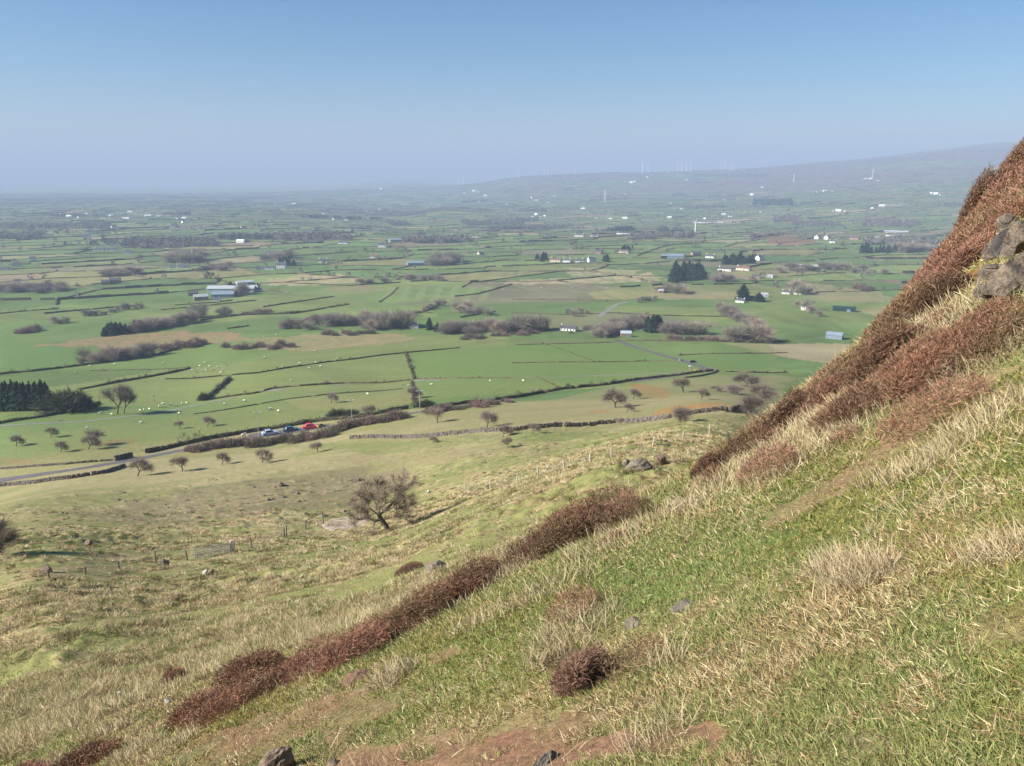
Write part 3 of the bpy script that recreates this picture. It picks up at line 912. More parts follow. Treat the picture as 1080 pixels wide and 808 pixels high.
# tree groups of the middle valley
row(P_WOOD, WOOD_H, 'bare_tree', [(84, 383), (108, 381)], 5, 13, '# pale bare tree at the left end of the bog hedge', 'tree', 'bare trees below the bog, left', 250)
row(P_WOOD, WOOD_H, 'bare_tree', [(108, 381), (158, 374)], 13, 14, '# bare tree in the tall row on the hedge below the brown bog', 'tree', 'bare trees below the bog, right', 250)
row(P_SHRUB, 3, 'bare_shrub', [(172, 369), (218, 363)], 9, 9, '# bare scrub bush on the right half of the brown bog', 'shrub', 'scrub on the bog', 250, 2, 1.3)
row(P_SHRUB, 3, 'bare_shrub', [(235, 368), (312, 367)], 10, 8, '# round bush in the pasture below and right of the brown bog', 'shrub', 'pasture bushes right of the bog', 250, 3, 1.2, 1.2)
row(P_CON, CON_H, 'conifer_tree', [(108, 354), (150, 349)], 9, 12, '# dark evergreen at the left end of the wood above the brown bog', 'tree', 'evergreens above the bog', 300, 1.2, 1.9)
row(P_WOOD, WOOD_H, 'bare_tree', [(146, 350), (195, 342)], 11, 12, '# purple bare tree in the right part of the wood above the bog', 'tree', 'bare trees above the bog', 300, 1.5, 1.2)
row(P_SHRUB, 3, 'bare_shrub', [(20, 352), (41, 350)], 4, 8, '# dark bush of the small clump in the far left green field', 'shrub', 'clump in the left field', 300, .8, 1.4)
row(P_WOOD, WOOD_H, 'bare_tree', [(52, 342), (75, 340)], 3, 10, '# grey bare tree in the clump above the dark wood, left', 'tree', 'clump above the dark wood', 300)
row(P_WOOD, WOOD_H, 'bare_tree', [(88, 335), (150, 325)], 12, 7, '# bare tree on the thick hedge below the long farm sheds, left', 'tree', 'hedge trees left of the sheds', 300)
row(P_WOOD, WOOD_H, 'bare_tree', [(198, 343), (212, 333)], 4, 14, '# bare tree of the small group below the long farm sheds', 'tree', 'group below the sheds', 300)
row(P_WOOD, WOOD_H, 'bare_tree', [(232, 334), (244, 333)], 3, 10, '# round tree where two hedges meet below the farm sheds', 'tree', 'hedge corner trees', 300)
row(P_SHRUB, 3, 'bare_shrub', [(255, 331), (285, 330)], 6, 5, '# bush of the thick hedge right of the round hedge-corner tree', 'shrub', 'thick hedge bushes', 300, 1, 1.6)
row(P_WOOD, WOOD_H, 'bare_tree', [(244, 313), (262, 310)], 6, 11, '# purple bare tree in front of the long grey farm shed', 'tree', 'trees before the long shed', 300)
row(P_WOOD, WOOD_H, 'bare_tree', [(296, 347), (345, 342)], 12, 10, '# brown bare tree in the left end of the long central wood', 'tree', 'central wood, left end', 300, 2, 1.2, 1.2)
row(P_WOOD, WOOD_H, 'bare_tree', [(345, 345), (400, 341)], 14, 13, '# purple bare tree in the middle of the long central wood', 'tree', 'central wood, middle', 300, 2, 1.2, 1.4)
row(P_WOOD, WOOD_H, 'bare_tree', [(384, 347), (432, 345)], 13, 16, '# tall purple tree just left of the half-hidden house', 'tree', 'central wood, right end', 300, 2, 1.2, 1)
row(P_SHRUB, 3, 'bare_shrub', [(345, 353), (395, 352)], 8, 6, '# low bush at the front edge of the long central wood', 'shrub', 'bushes before the central wood', 300, 2, 1.5)
row(P_CON, CON_H, 'conifer_tree', [(452, 348), (466, 350)], 4, 11, '# small dark evergreen right of the half-hidden house', 'tree', 'evergreens right of the house', 300, 1, 1.5)
row(P_WOOD, WOOD_H, 'bare_tree', [(465, 352), (520, 349)], 14, 13, '# pinkish bare tree in the left half of the bungalow wood', 'tree', 'bungalow wood, left half', 300, 2, 1.2, 1.4)
row(P_WOOD, WOOD_H, 'bare_tree', [(518, 351), (574, 348)], 14, 15, '# pinkish bare tree in the right half of the bungalow wood', 'tree', 'bungalow wood, right half', 300, 2, 1.2, 1.2)
row(P_SHRUB, 3, 'bare_shrub', [(486, 358), (574, 350)], 12, 6, '# dark green bush along the front of the wood left of the bungalow', 'shrub', 'bushes before the bungalow wood', 300, 2, 1.6)
row(P_CON, CON_H, 'conifer_tree', [(575, 349), (577, 349)], 1, 14, '# dark conifer ending the wood just left of the white bungalow', 'tree', None, 300, .2, 1.6)
row(P_WOOD, WOOD_H, 'bare_tree', [(430, 334), (468, 321)], 9, 7, '# bare tree on the diagonal hedge below the striped field', 'tree', 'diagonal hedge trees', 300)
row(P_WOOD, WOOD_H, 'bare_tree', [(478, 330), (516, 331)], 8, 10, '# pinkish bare tree in the thin copse right of the striped field', 'tree', 'thin copse trees', 300, 2, 1.2, 1.5)
row(P_WOOD, WOOD_H, 'bare_tree', [(594, 332), (626, 331)], 4, 9, '# lone bare tree along the hedge above the white bungalow', 'tree', 'trees above the bungalow', 300, 2)
row(P_SHRUB, 3, 'bare_shrub', [(600, 352), (626, 346)], 4, 6, '# garden bush right of the white bungalow', 'shrub', 'bungalow garden bushes', 300, 1, 1.2)
row(P_WOOD, WOOD_H, 'bare_tree', [(627, 356), (656, 350)], 10, 12, '# purple bare tree left of the dark tall group, beside the half-hidden cottage', 'tree', 'trees left of the dark group', 300, 2, 1.2, 1.2)
row(P_WOOD, WOOD_H, 'bare_tree', [(640, 346), (680, 345)], 9, 14, '# pale bare tree behind the half-hidden cottage', 'tree', 'trees behind the cottage', 300, 2, 1.2, 1.2)
row(P_CON, CON_H, 'conifer_tree', [(680, 350), (702, 350)], 7, 18, '# dark tall tree of the sombre group right of the half-hidden cottage', 'tree', 'sombre tall group', 300, 1.2, 1.6, 1)
row(P_WOOD, WOOD_H, 'bare_tree', [(704, 352), (742, 352)], 11, 13, '# pinkish bare tree right of the sombre tall group', 'tree', 'trees right of the sombre group', 300, 2, 1.2, 1.2)
row(P_SHRUB, 3, 'bare_shrub', [(704, 358), (766, 359)], 8, 6, '# bush along the hedge right of the road, under the pinkish trees', 'shrub', 'hedge bushes right of the road', 300, 2, 1.5)
row(P_WOOD, WOOD_H, 'bare_tree', [(770, 360), (808, 359)], 10, 18, '# tall pinkish tree in the nearest grove on the right, by the heather', 'tree', 'nearest right grove', 300, 2, 1.2, 1)
row(P_WOOD, WOOD_H, 'bare_tree', [(758, 326), (775, 337), (800, 347)], 11, 11, '# bare tree of the diagonal line running down to the right grove', 'tree', 'diagonal tree line', 300, 1.5, 1.2, 1)
row(P_WOOD, WOOD_H, 'bare_tree', [(672, 319), (692, 316)], 5, 6, '# small bare tree beside the bend of the farm lane', 'tree', 'trees by the lane bend', 300)
row(P_WOOD, WOOD_H, 'bare_tree', [(692, 308), (724, 310)], 9, 9, '# bare tree around the little stone barn below the conifer clump', 'tree', 'trees round the little barn', 300, 2, 1.2, 1)
row(P_CON, CON_H, 'conifer_tree', [(707, 297), (745, 293)], 14, 13.5, '# dark conifer, front row of the square clump right of centre', 'tree', 'square conifer clump, front', 300, 1, 1.7, 1)
row(P_CON, CON_H, 'conifer_tree', [(710, 290), (742, 288)], 11, 13, '# dark conifer, back row of the square clump right of centre', 'tree', 'square conifer clump, back', 300, 1, 1.7, 1)
row(P_WOOD, WOOD_H, 'bare_tree', [(750, 297), (772, 296)], 6, 8, '# bushy tree right of the square conifer clump', 'tree', 'trees right of the conifer clump', 300, 1.5, 1.3)
row(P_CON, CON_H, 'conifer_tree', [(763, 279), (796, 277)], 12, 10, '# conifer in the low dark strip beside the white gabled house', 'tree', 'low conifer strip', 300, 1, 1.8, .6)
row(P_CON, CON_H, 'conifer_tree', [(783, 317), (784, 317)], 1, 18, '# tallest pointed conifer beside the stone farmhouse', 'tree', None, 300, .1, 2.6)
row(P_CON, CON_H, 'conifer_tree', [(800, 316), (801, 316)], 1, 12, '# round dark evergreen at the right of the stone farmhouse', 'tree', None, 300, .1, 3.2)
row(P_WOOD, WOOD_H, 'bare_tree', [(836, 306), (852, 312)], 5, 11, '# bare tree sheltering the pair of white cottages', 'tree', 'trees by the paired cottages', 300)
row(P_WOOD, WOOD_H, 'bare_tree', [(840, 322), (866, 334)], 4, 12, '# bare tree around the white house by the dark green shed', 'tree', 'trees by the white house', 300)
row(P_WOOD, WOOD_H, 'bare_tree', [(822, 287), (880, 283), (932, 291)], 16, 8, '# purple tree of the long hedge wood on the right', 'tree', 'long hedge wood', 300, 2, 1.5, 1.4)
row(P_CON, CON_H, 'conifer_tree', [(906, 267), (945, 266)], 10, 10, '# dark conifer in the left half of the shelterbelt near the heather', 'tree', 'shelterbelt left half', 300, 1, 1.4, .4)
row(P_WOOD, WOOD_H, 'bare_tree', [(940, 266), (982, 265)], 10, 9, '# bare tree in the right half of the shelterbelt near the heather', 'tree', 'shelterbelt right half', 300, 1, 1.3, .4)
row(P_SHRUB, 3, 'bare_shrub', [(903, 303), (917, 308)], 4, 8, '# dark bush on the rough ground right of the paired cottages', 'shrub', 'bushes on rough ground', 300, 1, 1.2, 1)
row(P_CON, CON_H, 'conifer_tree', [(564, 275), (577, 275)], 5, 8, '# dark evergreen left of the row of white houses', 'tree', 'evergreens by the house row', 400, .7, 1.8)
row(P_CON, CON_H, 'conifer_tree', [(634, 275), (642, 276)], 3, 8, '# dark evergreen right of the row of white houses', 'tree', 'evergreens right of the house row', 400, .7, 1.8)
row(P_CON, CON_H, 'conifer_tree', [(652, 265), (668, 264)], 6, 6, '# dark evergreen behind the cottage on the straw ridge', 'tree', 'evergreens on the straw ridge', 400, .7, 2)
row(P_WOOD, WOOD_H, 'bare_tree', [(455, 279), (482, 276)], 9, 11, '# purple tree in the dense wood right of the blue-grey sheds', 'tree', 'wood by the blue-grey sheds', 400, 1, 1.6, .8)
row(P_WOOD, WOOD_H, 'bare_tree', [(108, 292), (148, 289)], 12, 8, '# purple tree in the dense copse right of the brown stone houses', 'tree', 'copse by the stone houses', 400, 1, 1.6, .8)
row(P_WOOD, WOOD_H, 'bare_tree', [(0, 308), (70, 306)], 14, 9, '# purple tree in the long wood at the far left', 'tree', 'long wood far left', 400, 2, 1.6, 1.2)
row(P_WOOD, WOOD_H, 'bare_tree', [(176, 277), (214, 276)], 12, 11, '# tree around the white houses right of the copse', 'tree', 'trees round the left houses', 400, 2, 1.4, 1)
row(P_WOOD, WOOD_H, 'bare_tree', [(208, 285), (246, 283)], 10, 7, '# purple tree in the wood right of the row of left white houses', 'tree', 'wood right of the left houses', 400, 2, 1.5, 1)
row(P_CON, CON_H, 'conifer_tree', [(294, 279), (312, 280)], 5, 8, '# dark evergreen around the bright white farmhouse cluster', 'tree', 'evergreens by the white farm', 400, 1, 1.8)
row(P_WOOD, WOOD_H, 'bare_tree', [(276, 274), (310, 272)], 9, 8, '# bare tree behind the bright white farmhouse cluster', 'tree', 'trees behind the white farm', 400, 2, 1.4)
row(P_WOOD, WOOD_H, 'bare_tree', [(380, 299), (430, 294), (470, 297)], 15, 5, '# tree of the curved hedge above the striped field', 'tree', 'curved hedge trees', 400, 2, 1.8)


# ------------------------------------------------------------------ hedges and walls
def wpath(pts, step, rmin):
    P = [hit(u, v, rmin) for u, v in pts]
    out = []
    for a, b in zip(P[:-1], P[1:]):
        n = max(1, int((b - a).length / step))
        for k in range(n):
            q = a.lerp(b, k / n); out.append((q.x, q.y))
    out.append((P[-1].x, P[-1].y))
    A = np.array(out)
    # ease the corners
    if len(A) > 4:
        for _ in range(2):
            A[1:-1] = .25 * A[:-2] + .5 * A[1:-1] + .25 * A[2:]
    return A


def hedge(pts, h, w, label, rmin=150, col=(.085, .075, .048), dens=9.0, name='hedge', cat='hedge', step=1.6):
    A = wpath(pts, step, rmin); n = len(A)
    T = np.gradient(A, axis=0); T /= np.linalg.norm(T, axis=1, keepdims=True) + 1e-9
    Nn = np.column_stack((-T[:, 1], T[:, 0]))
    sd_ = int(abs(A[0, 0]) * 7) % 999
    hh = h * (.38 + .42 * vnoise(np.arange(n) * .45, np.full(n, 3.3), sd_) + .38 * vnoise(np.arange(n) * .11, np.full(n, 7.7), sd_ + 1)) * np.where(vnoise(np.arange(n) * .3, np.full(n, 1.7), sd_ + 2) < .13, .2, 1)
    prof = np.array([(-.42, -.3), (-.38, .45), (-.18, .74), (.18, .74), (.38, .45), (.42, -.3)])
    V = np.zeros((n, 6, 3))
    gz = z_ground(A[:, 0], A[:, 1])
    for k, (a, b) in enumerate(prof):
        j = rng.normal(0, .10 * w, n)
        V[:, k, :2] = A + Nn * (a * w + j)[:, None]
        V[:, k, 2] = gz + (b * hh if b > 0 else -.5)
    i = np.arange(n - 1)[:, None, None] * 6; k = np.arange(5)[None, :, None]
    Q = (i + k + np.array([0, 6, 7, 1])[None, None, :]).reshape(-1, 4)
    C = np.array(col) * .75 * (.7 + .6 * rng.random((n * 6, 1)))
    m = int(n * step * dens)
    idx = rng.integers(0, n, m)
    off = rng.normal(0, .3, m) * w
    base = np.column_stack((A[idx] + Nn[idx] * off[:, None] + T[idx] * rng.normal(0, step * .6, (m, 1)), gz[idx] + hh[idx] * rng.random(m) * .8))
    d = rng.normal(size=(m, 3)) * .7 + np.array((0, 0, .7))
    c = np.array(col) * (.6 + .9 * rng.random((m, 1)))
    V2, F2, C2 = blades(base, d, h * (.25 + .45 * rng.random(m)), .17 * (.5 + .8 * rng.random(m)) * h / 1.6, np.ones(m), rng.normal(0, .2, m), c, c * 1.25)
    # bushes grown up out of the hedge here and there
    nc = rng.poisson(n * step / 16)
    if nc:
        ci = np.repeat(rng.integers(0, n, nc), 70); m3 = len(ci); hs_ = np.repeat(h * (.9 + 1.0 * rng.random(nc)), 70)
        uu = rng.normal(size=(m3, 3)); uu /= np.linalg.norm(uu, axis=1, keepdims=True)
        b3 = np.column_stack((A[ci], gz[ci] + hs_ * .5)) + uu * (hs_ * .42 * rng.random(m3) ** .5)[:, None]
        c3 = np.repeat(np.array([(.20, .16, .125), (.24, .19, .155), (.11, .105, .06)])[rng.integers(0, 3, nc)], 70, 0) * (.6 + .8 * rng.random((m3, 1)))
        V3, F3, C3 = blades(b3, uu * .7 + rng.normal(size=(m3, 3)) * .5 + np.array((0, 0, .4)), hs_ * (.2 + .3 * rng.random(m3)), .13 * (.6 + .8 * rng.random(m3)), np.ones(m3), rng.normal(0, .2, m3), c3, c3 * 1.2)
        o2 = len(V2); V2 = np.vstack((V2, V3)); C2 = np.vstack((C2, C3)); F2 = [np.vstack((F2[0], F3[0] + o2)), np.vstack((F2[1], F3[1] + o2))]
    o = n * 6
    me = mesh_np(name, np.vstack((V.reshape(-1, 3), V2)), [Q, F2[0] + o, F2[1] + o], M_HEDGE, np.vstack((C, C2)))
    return tag(new_obj(name, me), label, cat, 'hedges and field banks of the valley')


BR = (.20, .152, .098); DK = (.095, .092, .055)
hedge([(-40, 400), (0, 395), (42, 391), (82, 386), (140, 379), (160, 376), (187, 368)], 2.0, 1.6, 'long dark hedge below the brown bog at the left, rising to bare trees', col=DK)
hedge([(-30, 453), (0, 447), (37, 441), (75, 434), (105, 426)], 1.9, 2.2, 'hedge at the foot of the conifer block, made wide and dark for tree shade', col=DK)  # width and dark tint also stand for shade cast by the trees
hedge([(84, 411), (120, 404), (155, 398), (200, 389)], 1.7, 1.4, 'dark hedge slanting up right from behind the olive evergreen bushes', col=DK)
hedge([(217, 422), (225, 415), (243, 399)], 2.6, 1.6, 'short dark diagonal field wall left of the sheep field', col=DK)
hedge([(218, 422), (244, 418), (270, 415), (287, 410), (320, 407), (370, 404), (432, 401)], 1.3, 1.2, 'brown hedge beside the pale lane between diagonal wall and lamp pole', col=BR)
hedge([(440, 400), (490, 399), (540, 399)], 1.0, .9, 'low brown hedge just right of the lamp pole, above the small green field', col=BR)
hedge([(175, 400), (220, 398), (270, 394), (345, 382), (430, 372), (485, 367)], 1.1, .9, 'long thin hedge across the upper sheep fields', col=(.06, .06, .034))
hedge([(428, 373), (431, 382), (437, 400)], 1.7, 1.3, 'dark upright field wall running away above the lamp pole', col=DK)
hedge([(434, 403), (437, 412), (438, 430)], 1.6, 1.6, 'dark wall piece between lamp pole hawthorn and lane', col=DK)
hedge([(205, 437), (270, 427), (320, 419), (370, 414), (425, 410)], .8, .8, 'low brown bank above the little round hawthorn', col=BR)
hedge([(95, 391), (150, 390), (195, 388)], .6, .6, 'faint brown field bank left, between two dark hedges', col=BR)
hedge([(155, 478), (190, 470), (222, 463), (270, 455), (332, 445), (382, 440), (430, 431)], 2.3, 1.7, 'tall dark hedge along the far side of the road behind the cars', col=DK)
hedge([(450, 432), (490, 426), (540, 420), (590, 411), (640, 406), (670, 401), (715, 396), (752, 391)], 1.8, 1.8, 'scrubby brown roadside hedge from the lamp pole to the bend', col=(.085, .070, .046))
hedge([(540, 383), (627, 382), (680, 381), (713, 381)], .9, .7, 'thin straight hedge crossing the green fields left of the road', col=BR)
hedge([(545, 364), (622, 362), (648, 361)], .8, .7, 'faint straight hedge under the white bungalow field', col=BR)
hedge([(765, 392), (790, 393), (830, 393)], 1.2, .9, 'low brown hedge leaving the bend to the right', col=BR)
hedge([(716, 375), (760, 373), (830, 372)], 1.0, .9, 'upper brown hedge across the bright field right of the road', col=BR)
hedge([(648, 359), (720, 360), (830, 360)], 1.3, 1.0, 'hedge under the pinkish trees right of the road', col=BR)
hedge([(572, 362), (600, 371), (627, 381)], .5, .8, 'brown slanting bank in the field under the bungalow', col=(.13, .10, .055))
hedge([(565, 397), (578, 403), (592, 410)], .5, .8, 'short brown slanting bank in the small field above the scrubby hedge', col=(.13, .10, .055))
hedge([(0, 331), (30, 328), (62, 326)], 1.6, 1.4, 'dark hedge at the far left below the long wood', rmin=300, col=DK)
hedge([(47, 331), (90, 327), (150, 322)], 2.2, 2, 'thick hedge left below the farm sheds', rmin=300, col=DK)
hedge([(170, 327), (215, 323), (270, 317)], 1.6, 1.5, 'dark hedge below the long farm sheds, nearest of two', rmin=300, col=DK)
hedge([(185, 322), (230, 319), (245, 317)], 1.6, 1.5, 'dark hedge piece close below the farm sheds', rmin=300, col=DK)
hedge([(212, 338), (250, 333), (296, 331), (330, 328)], 2, 1.8, 'long dark hedge through the round hedge-corner tree', rmin=300, col=DK)
hedge([(240, 347), (262, 344)], 2, 1.6, 'short dark hedge above the brown bog', rmin=300, col=DK)
hedge([(278, 324), (310, 319), (352, 313)], 1.9, 1.7, 'dark hedge slanting up towards the striped field', rmin=300, col=DK)
hedge([(270, 332), (310, 331), (368, 321)], 1.9, 1.7, 'dark hedge directly under the one that slants to the striped field', rmin=300, col=DK)
hedge([(430, 333), (450, 328), (470, 319)], 2.2, 2, 'diagonal dark hedge right below the striped field', rmin=300, col=DK)
hedge([(486, 335), (522, 329)], 2, 1.8, 'short dark hedge right of the thin copse', rmin=300, col=DK)
hedge([(480, 313), (505, 310), (540, 300)], 2, 1.8, 'dark hedge at the right end of the striped field', rmin=300, col=DK)
hedge([(400, 319), (412, 311), (420, 303)], 1.2, 1.2, 'hedge at the left end of the striped field', rmin=300, col=BR)
hedge([(540, 330), (590, 332), (633, 331)], 1.3, 1.2, 'hedge above the white bungalow, under lone bare trees', rmin=300, col=BR)
hedge([(640, 330), (700, 333), (760, 334), (800, 335)], 1.4, 1.2, 'dark hedge below the bright field right of the farm lane', rmin=300, col=DK)
hedge([(540, 316), (600, 316), (648, 318)], 1.2, 1.2, 'faint hedge left of the farm lane bend', rmin=300, col=BR)
hedge([(742, 264), (800, 264), (830, 263)], 2.5, 2.5, 'dark hedge above the white gabled house', rmin=300, col=DK)
hedge([(672, 270), (690, 263), (706, 259)], 2.5, 2.5, 'dark slanting hedge left of the blue-grey farm sheds', rmin=300, col=DK)
hedge([(840, 298), (900, 300), (925, 303)], 1.6, 1.6, 'dark bank across the rough ground on the right', rmin=300, col=BR)


def stone_wall(pts, h, label, rmin=100, rough=.22, cat='wall'):
    A = wpath(pts, .55, rmin); n = len(A); mb = MB(); rs = random.Random(n)
    for k in range(n - 1):
        a, b = A[k], A[k + 1]; an = math.atan2(b[1] - a[1], b[0] - a[0]); z = zg(*a)
        if rs.random() < .03: continue
        for lv in range(3):
            hh = h / 3
            mb.box((a[0] + rs.gauss(0, .08), a[1] + rs.gauss(0, .08), z + hh * (lv + .5) - .06 + rs.gauss(0, .03)),
                   (.62 + rs.gauss(0, .1), .62 - .1 * lv + rs.gauss(0, .08), hh * (1.12 + rs.gauss(0, .14))), 0, an + rs.gauss(0, rough), .82)
    return tag(new_obj('stone_wall', mb.mesh('stone_wall', M_WALLST)), label, cat)


stone_wall([(370, 463), (400, 462), (455, 461), (540, 455), (590, 450), (650, 446), (702, 442), (772, 435), (790, 431)], 1.15,
           'long rough dry-stone wall crossing the pasture below the road')
stone_wall([(-30, 519), (0, 513), (37, 510), (75, 505), (112, 499), (133, 492)], 1.1, 'dark dry-stone wall along the near side of the road at left')
stone_wall([(-20, 498), (0, 495), (40, 492), (70, 490), (120, 486)], .7, 'low brown broken wall in the pasture just above the road at left')
stone_wall([(122, 486), (141, 482)], 1.8, 'short tall dark wall where the road meets the roadside scrub')
stone_wall([(752, 390), (757, 391), (752, 394), (738, 397), (722, 399)], .9, 'dark kerb wall round the outside of the road bend')


# ------------------------------------------------------------------ road, lane, gravel
def strip(pts, width, name, m, rmin, lift=.07, step=3):
    A = wpath(pts, step, rmin); n = len(A)
    for _ in range(6):
        A[1:-1] = .25 * A[:-2] + .5 * A[1:-1] + .25 * A[2:]
    T = np.gradient(A, axis=0); T /= np.linalg.norm(T, axis=1, keepdims=True) + 1e-9
    Nn = np.column_stack((-T[:, 1], T[:, 0]))
    K = 5; V = []
    for k in range(K):
        f = k / (K - 1) - .5
        q = A + Nn * f * width * (1 + rng.normal(0, .02, (n, 1)) * (abs(f) > .4))
        V.append(np.column_stack((q, z_ground(q[:, 0], q[:, 1]) + lift)))
    V = np.stack(V, 1).reshape(-1, 3)
    i = np.arange(n - 1)[:, None] * K + np.arange(K - 1)[None]
    b = i.ravel(); Q = np.column_stack((b, b + 1, b + K + 1, b + K))[:, ::-1]
    me = mesh_np(name, V, [Q], m, smooth=True)
    return tag(new_obj(name, me), None, None, None, 'structure')


strip([(-40, 512), (0, 507), (75, 497), (125, 488), (160, 481), (195, 474), (235, 467), (270, 461), (330, 452), (380, 446), (432, 436), (448, 434),
       (490, 428), (540, 421.5)], 4.8, 'road', M_TARMAC, 150)
strip([(664, 403), (700, 398), (728, 394), (745, 389.5), (744, 387.5), (732, 384.5), (715, 379), (690, 372), (650, 359)], 4.6, 'road', M_TARMAC, 200)
strip([(602, 397), (640, 396), (690, 394), (726, 392)], 2.6, 'farm_lane', M_LANE, 200)
strip([(-20, 452), (0, 450), (75, 446), (140, 439), (180, 433), (217, 425), (250, 419)], 2.3, 'farm_lane', M_LANE, 200)
strip([(280, 412.5), (298, 411)], 5, 'yard', M_LANE, 200)
strip([(348, 406.5), (366, 405.5)], 2.5, 'farm_lane', M_LANE, 200)
strip([(434, 402.5), (447, 401)], 5, 'yard', M_LANE, 200)
strip([(447, 401), (463, 402)], 2, 'farm_lane', M_LANE, 200)
strip([(536, 399.5), (602, 397.5)], 1.2, 'farm_lane', M_LANE, 200)
strip([(632, 334), (640, 328), (650, 321), (662, 318.5)], 5, 'farm_lane', M_LANE, 300)
strip([(262, 460), (300, 455), (345, 449)], 9, 'car_park', M_TARMAC, 200, .09)


def sheet(pts, name, m, rmin, lift=.03):
    P = np.array(wpoly(pts, rmin)); n = len(P)
    # densify and roughen the outline, then fan in rings
    Q = []
    for k in range(n):
        a, b = P[k], P[(k + 1) % n]
        for t in np.linspace(0, 1, 9)[:-1]:
            Q.append(a * (1 - t) + b * t)
    Q = np.array(Q); Q = .25 * np.roll(Q, 1, 0) + .5 * Q + .25 * np.roll(Q, -1, 0); c = Q.mean(0)
    Q = c + (Q - c) * (1 + rng.normal(0, .04, (len(Q), 1)))
    Rn = 10; V = [[*c, zg(*c) + lift]]
    for k in range(1, Rn + 1):
        q = c + (Q - c) * k / Rn
        V += list(np.column_stack((q, z_ground(q[:, 0], q[:, 1]) + (lift if k < Rn else -.15))))
    m_ = len(Q); F3 = [(0, 1 + i, 1 + (i + 1) % m_) for i in range(m_)]
    F4 = [(1 + (k - 1) * m_ + i, 1 + k * m_ + i, 1 + k * m_ + (i + 1) % m_, 1 + (k - 1) * m_ + (i + 1) % m_) for k in range(1, Rn) for i in range(m_)]
    me = mesh_np(name, np.array(V), [np.array(F3), np.array(F4)], m, smooth=True)
    return tag(new_obj(name, me), None, None, None, 'structure')


sheet([(336, 555), (350, 547), (372, 543), (396, 544), (390, 550), (364, 560), (346, 561)], 'gravel_patch', M_GRAVEL, 60, .07)


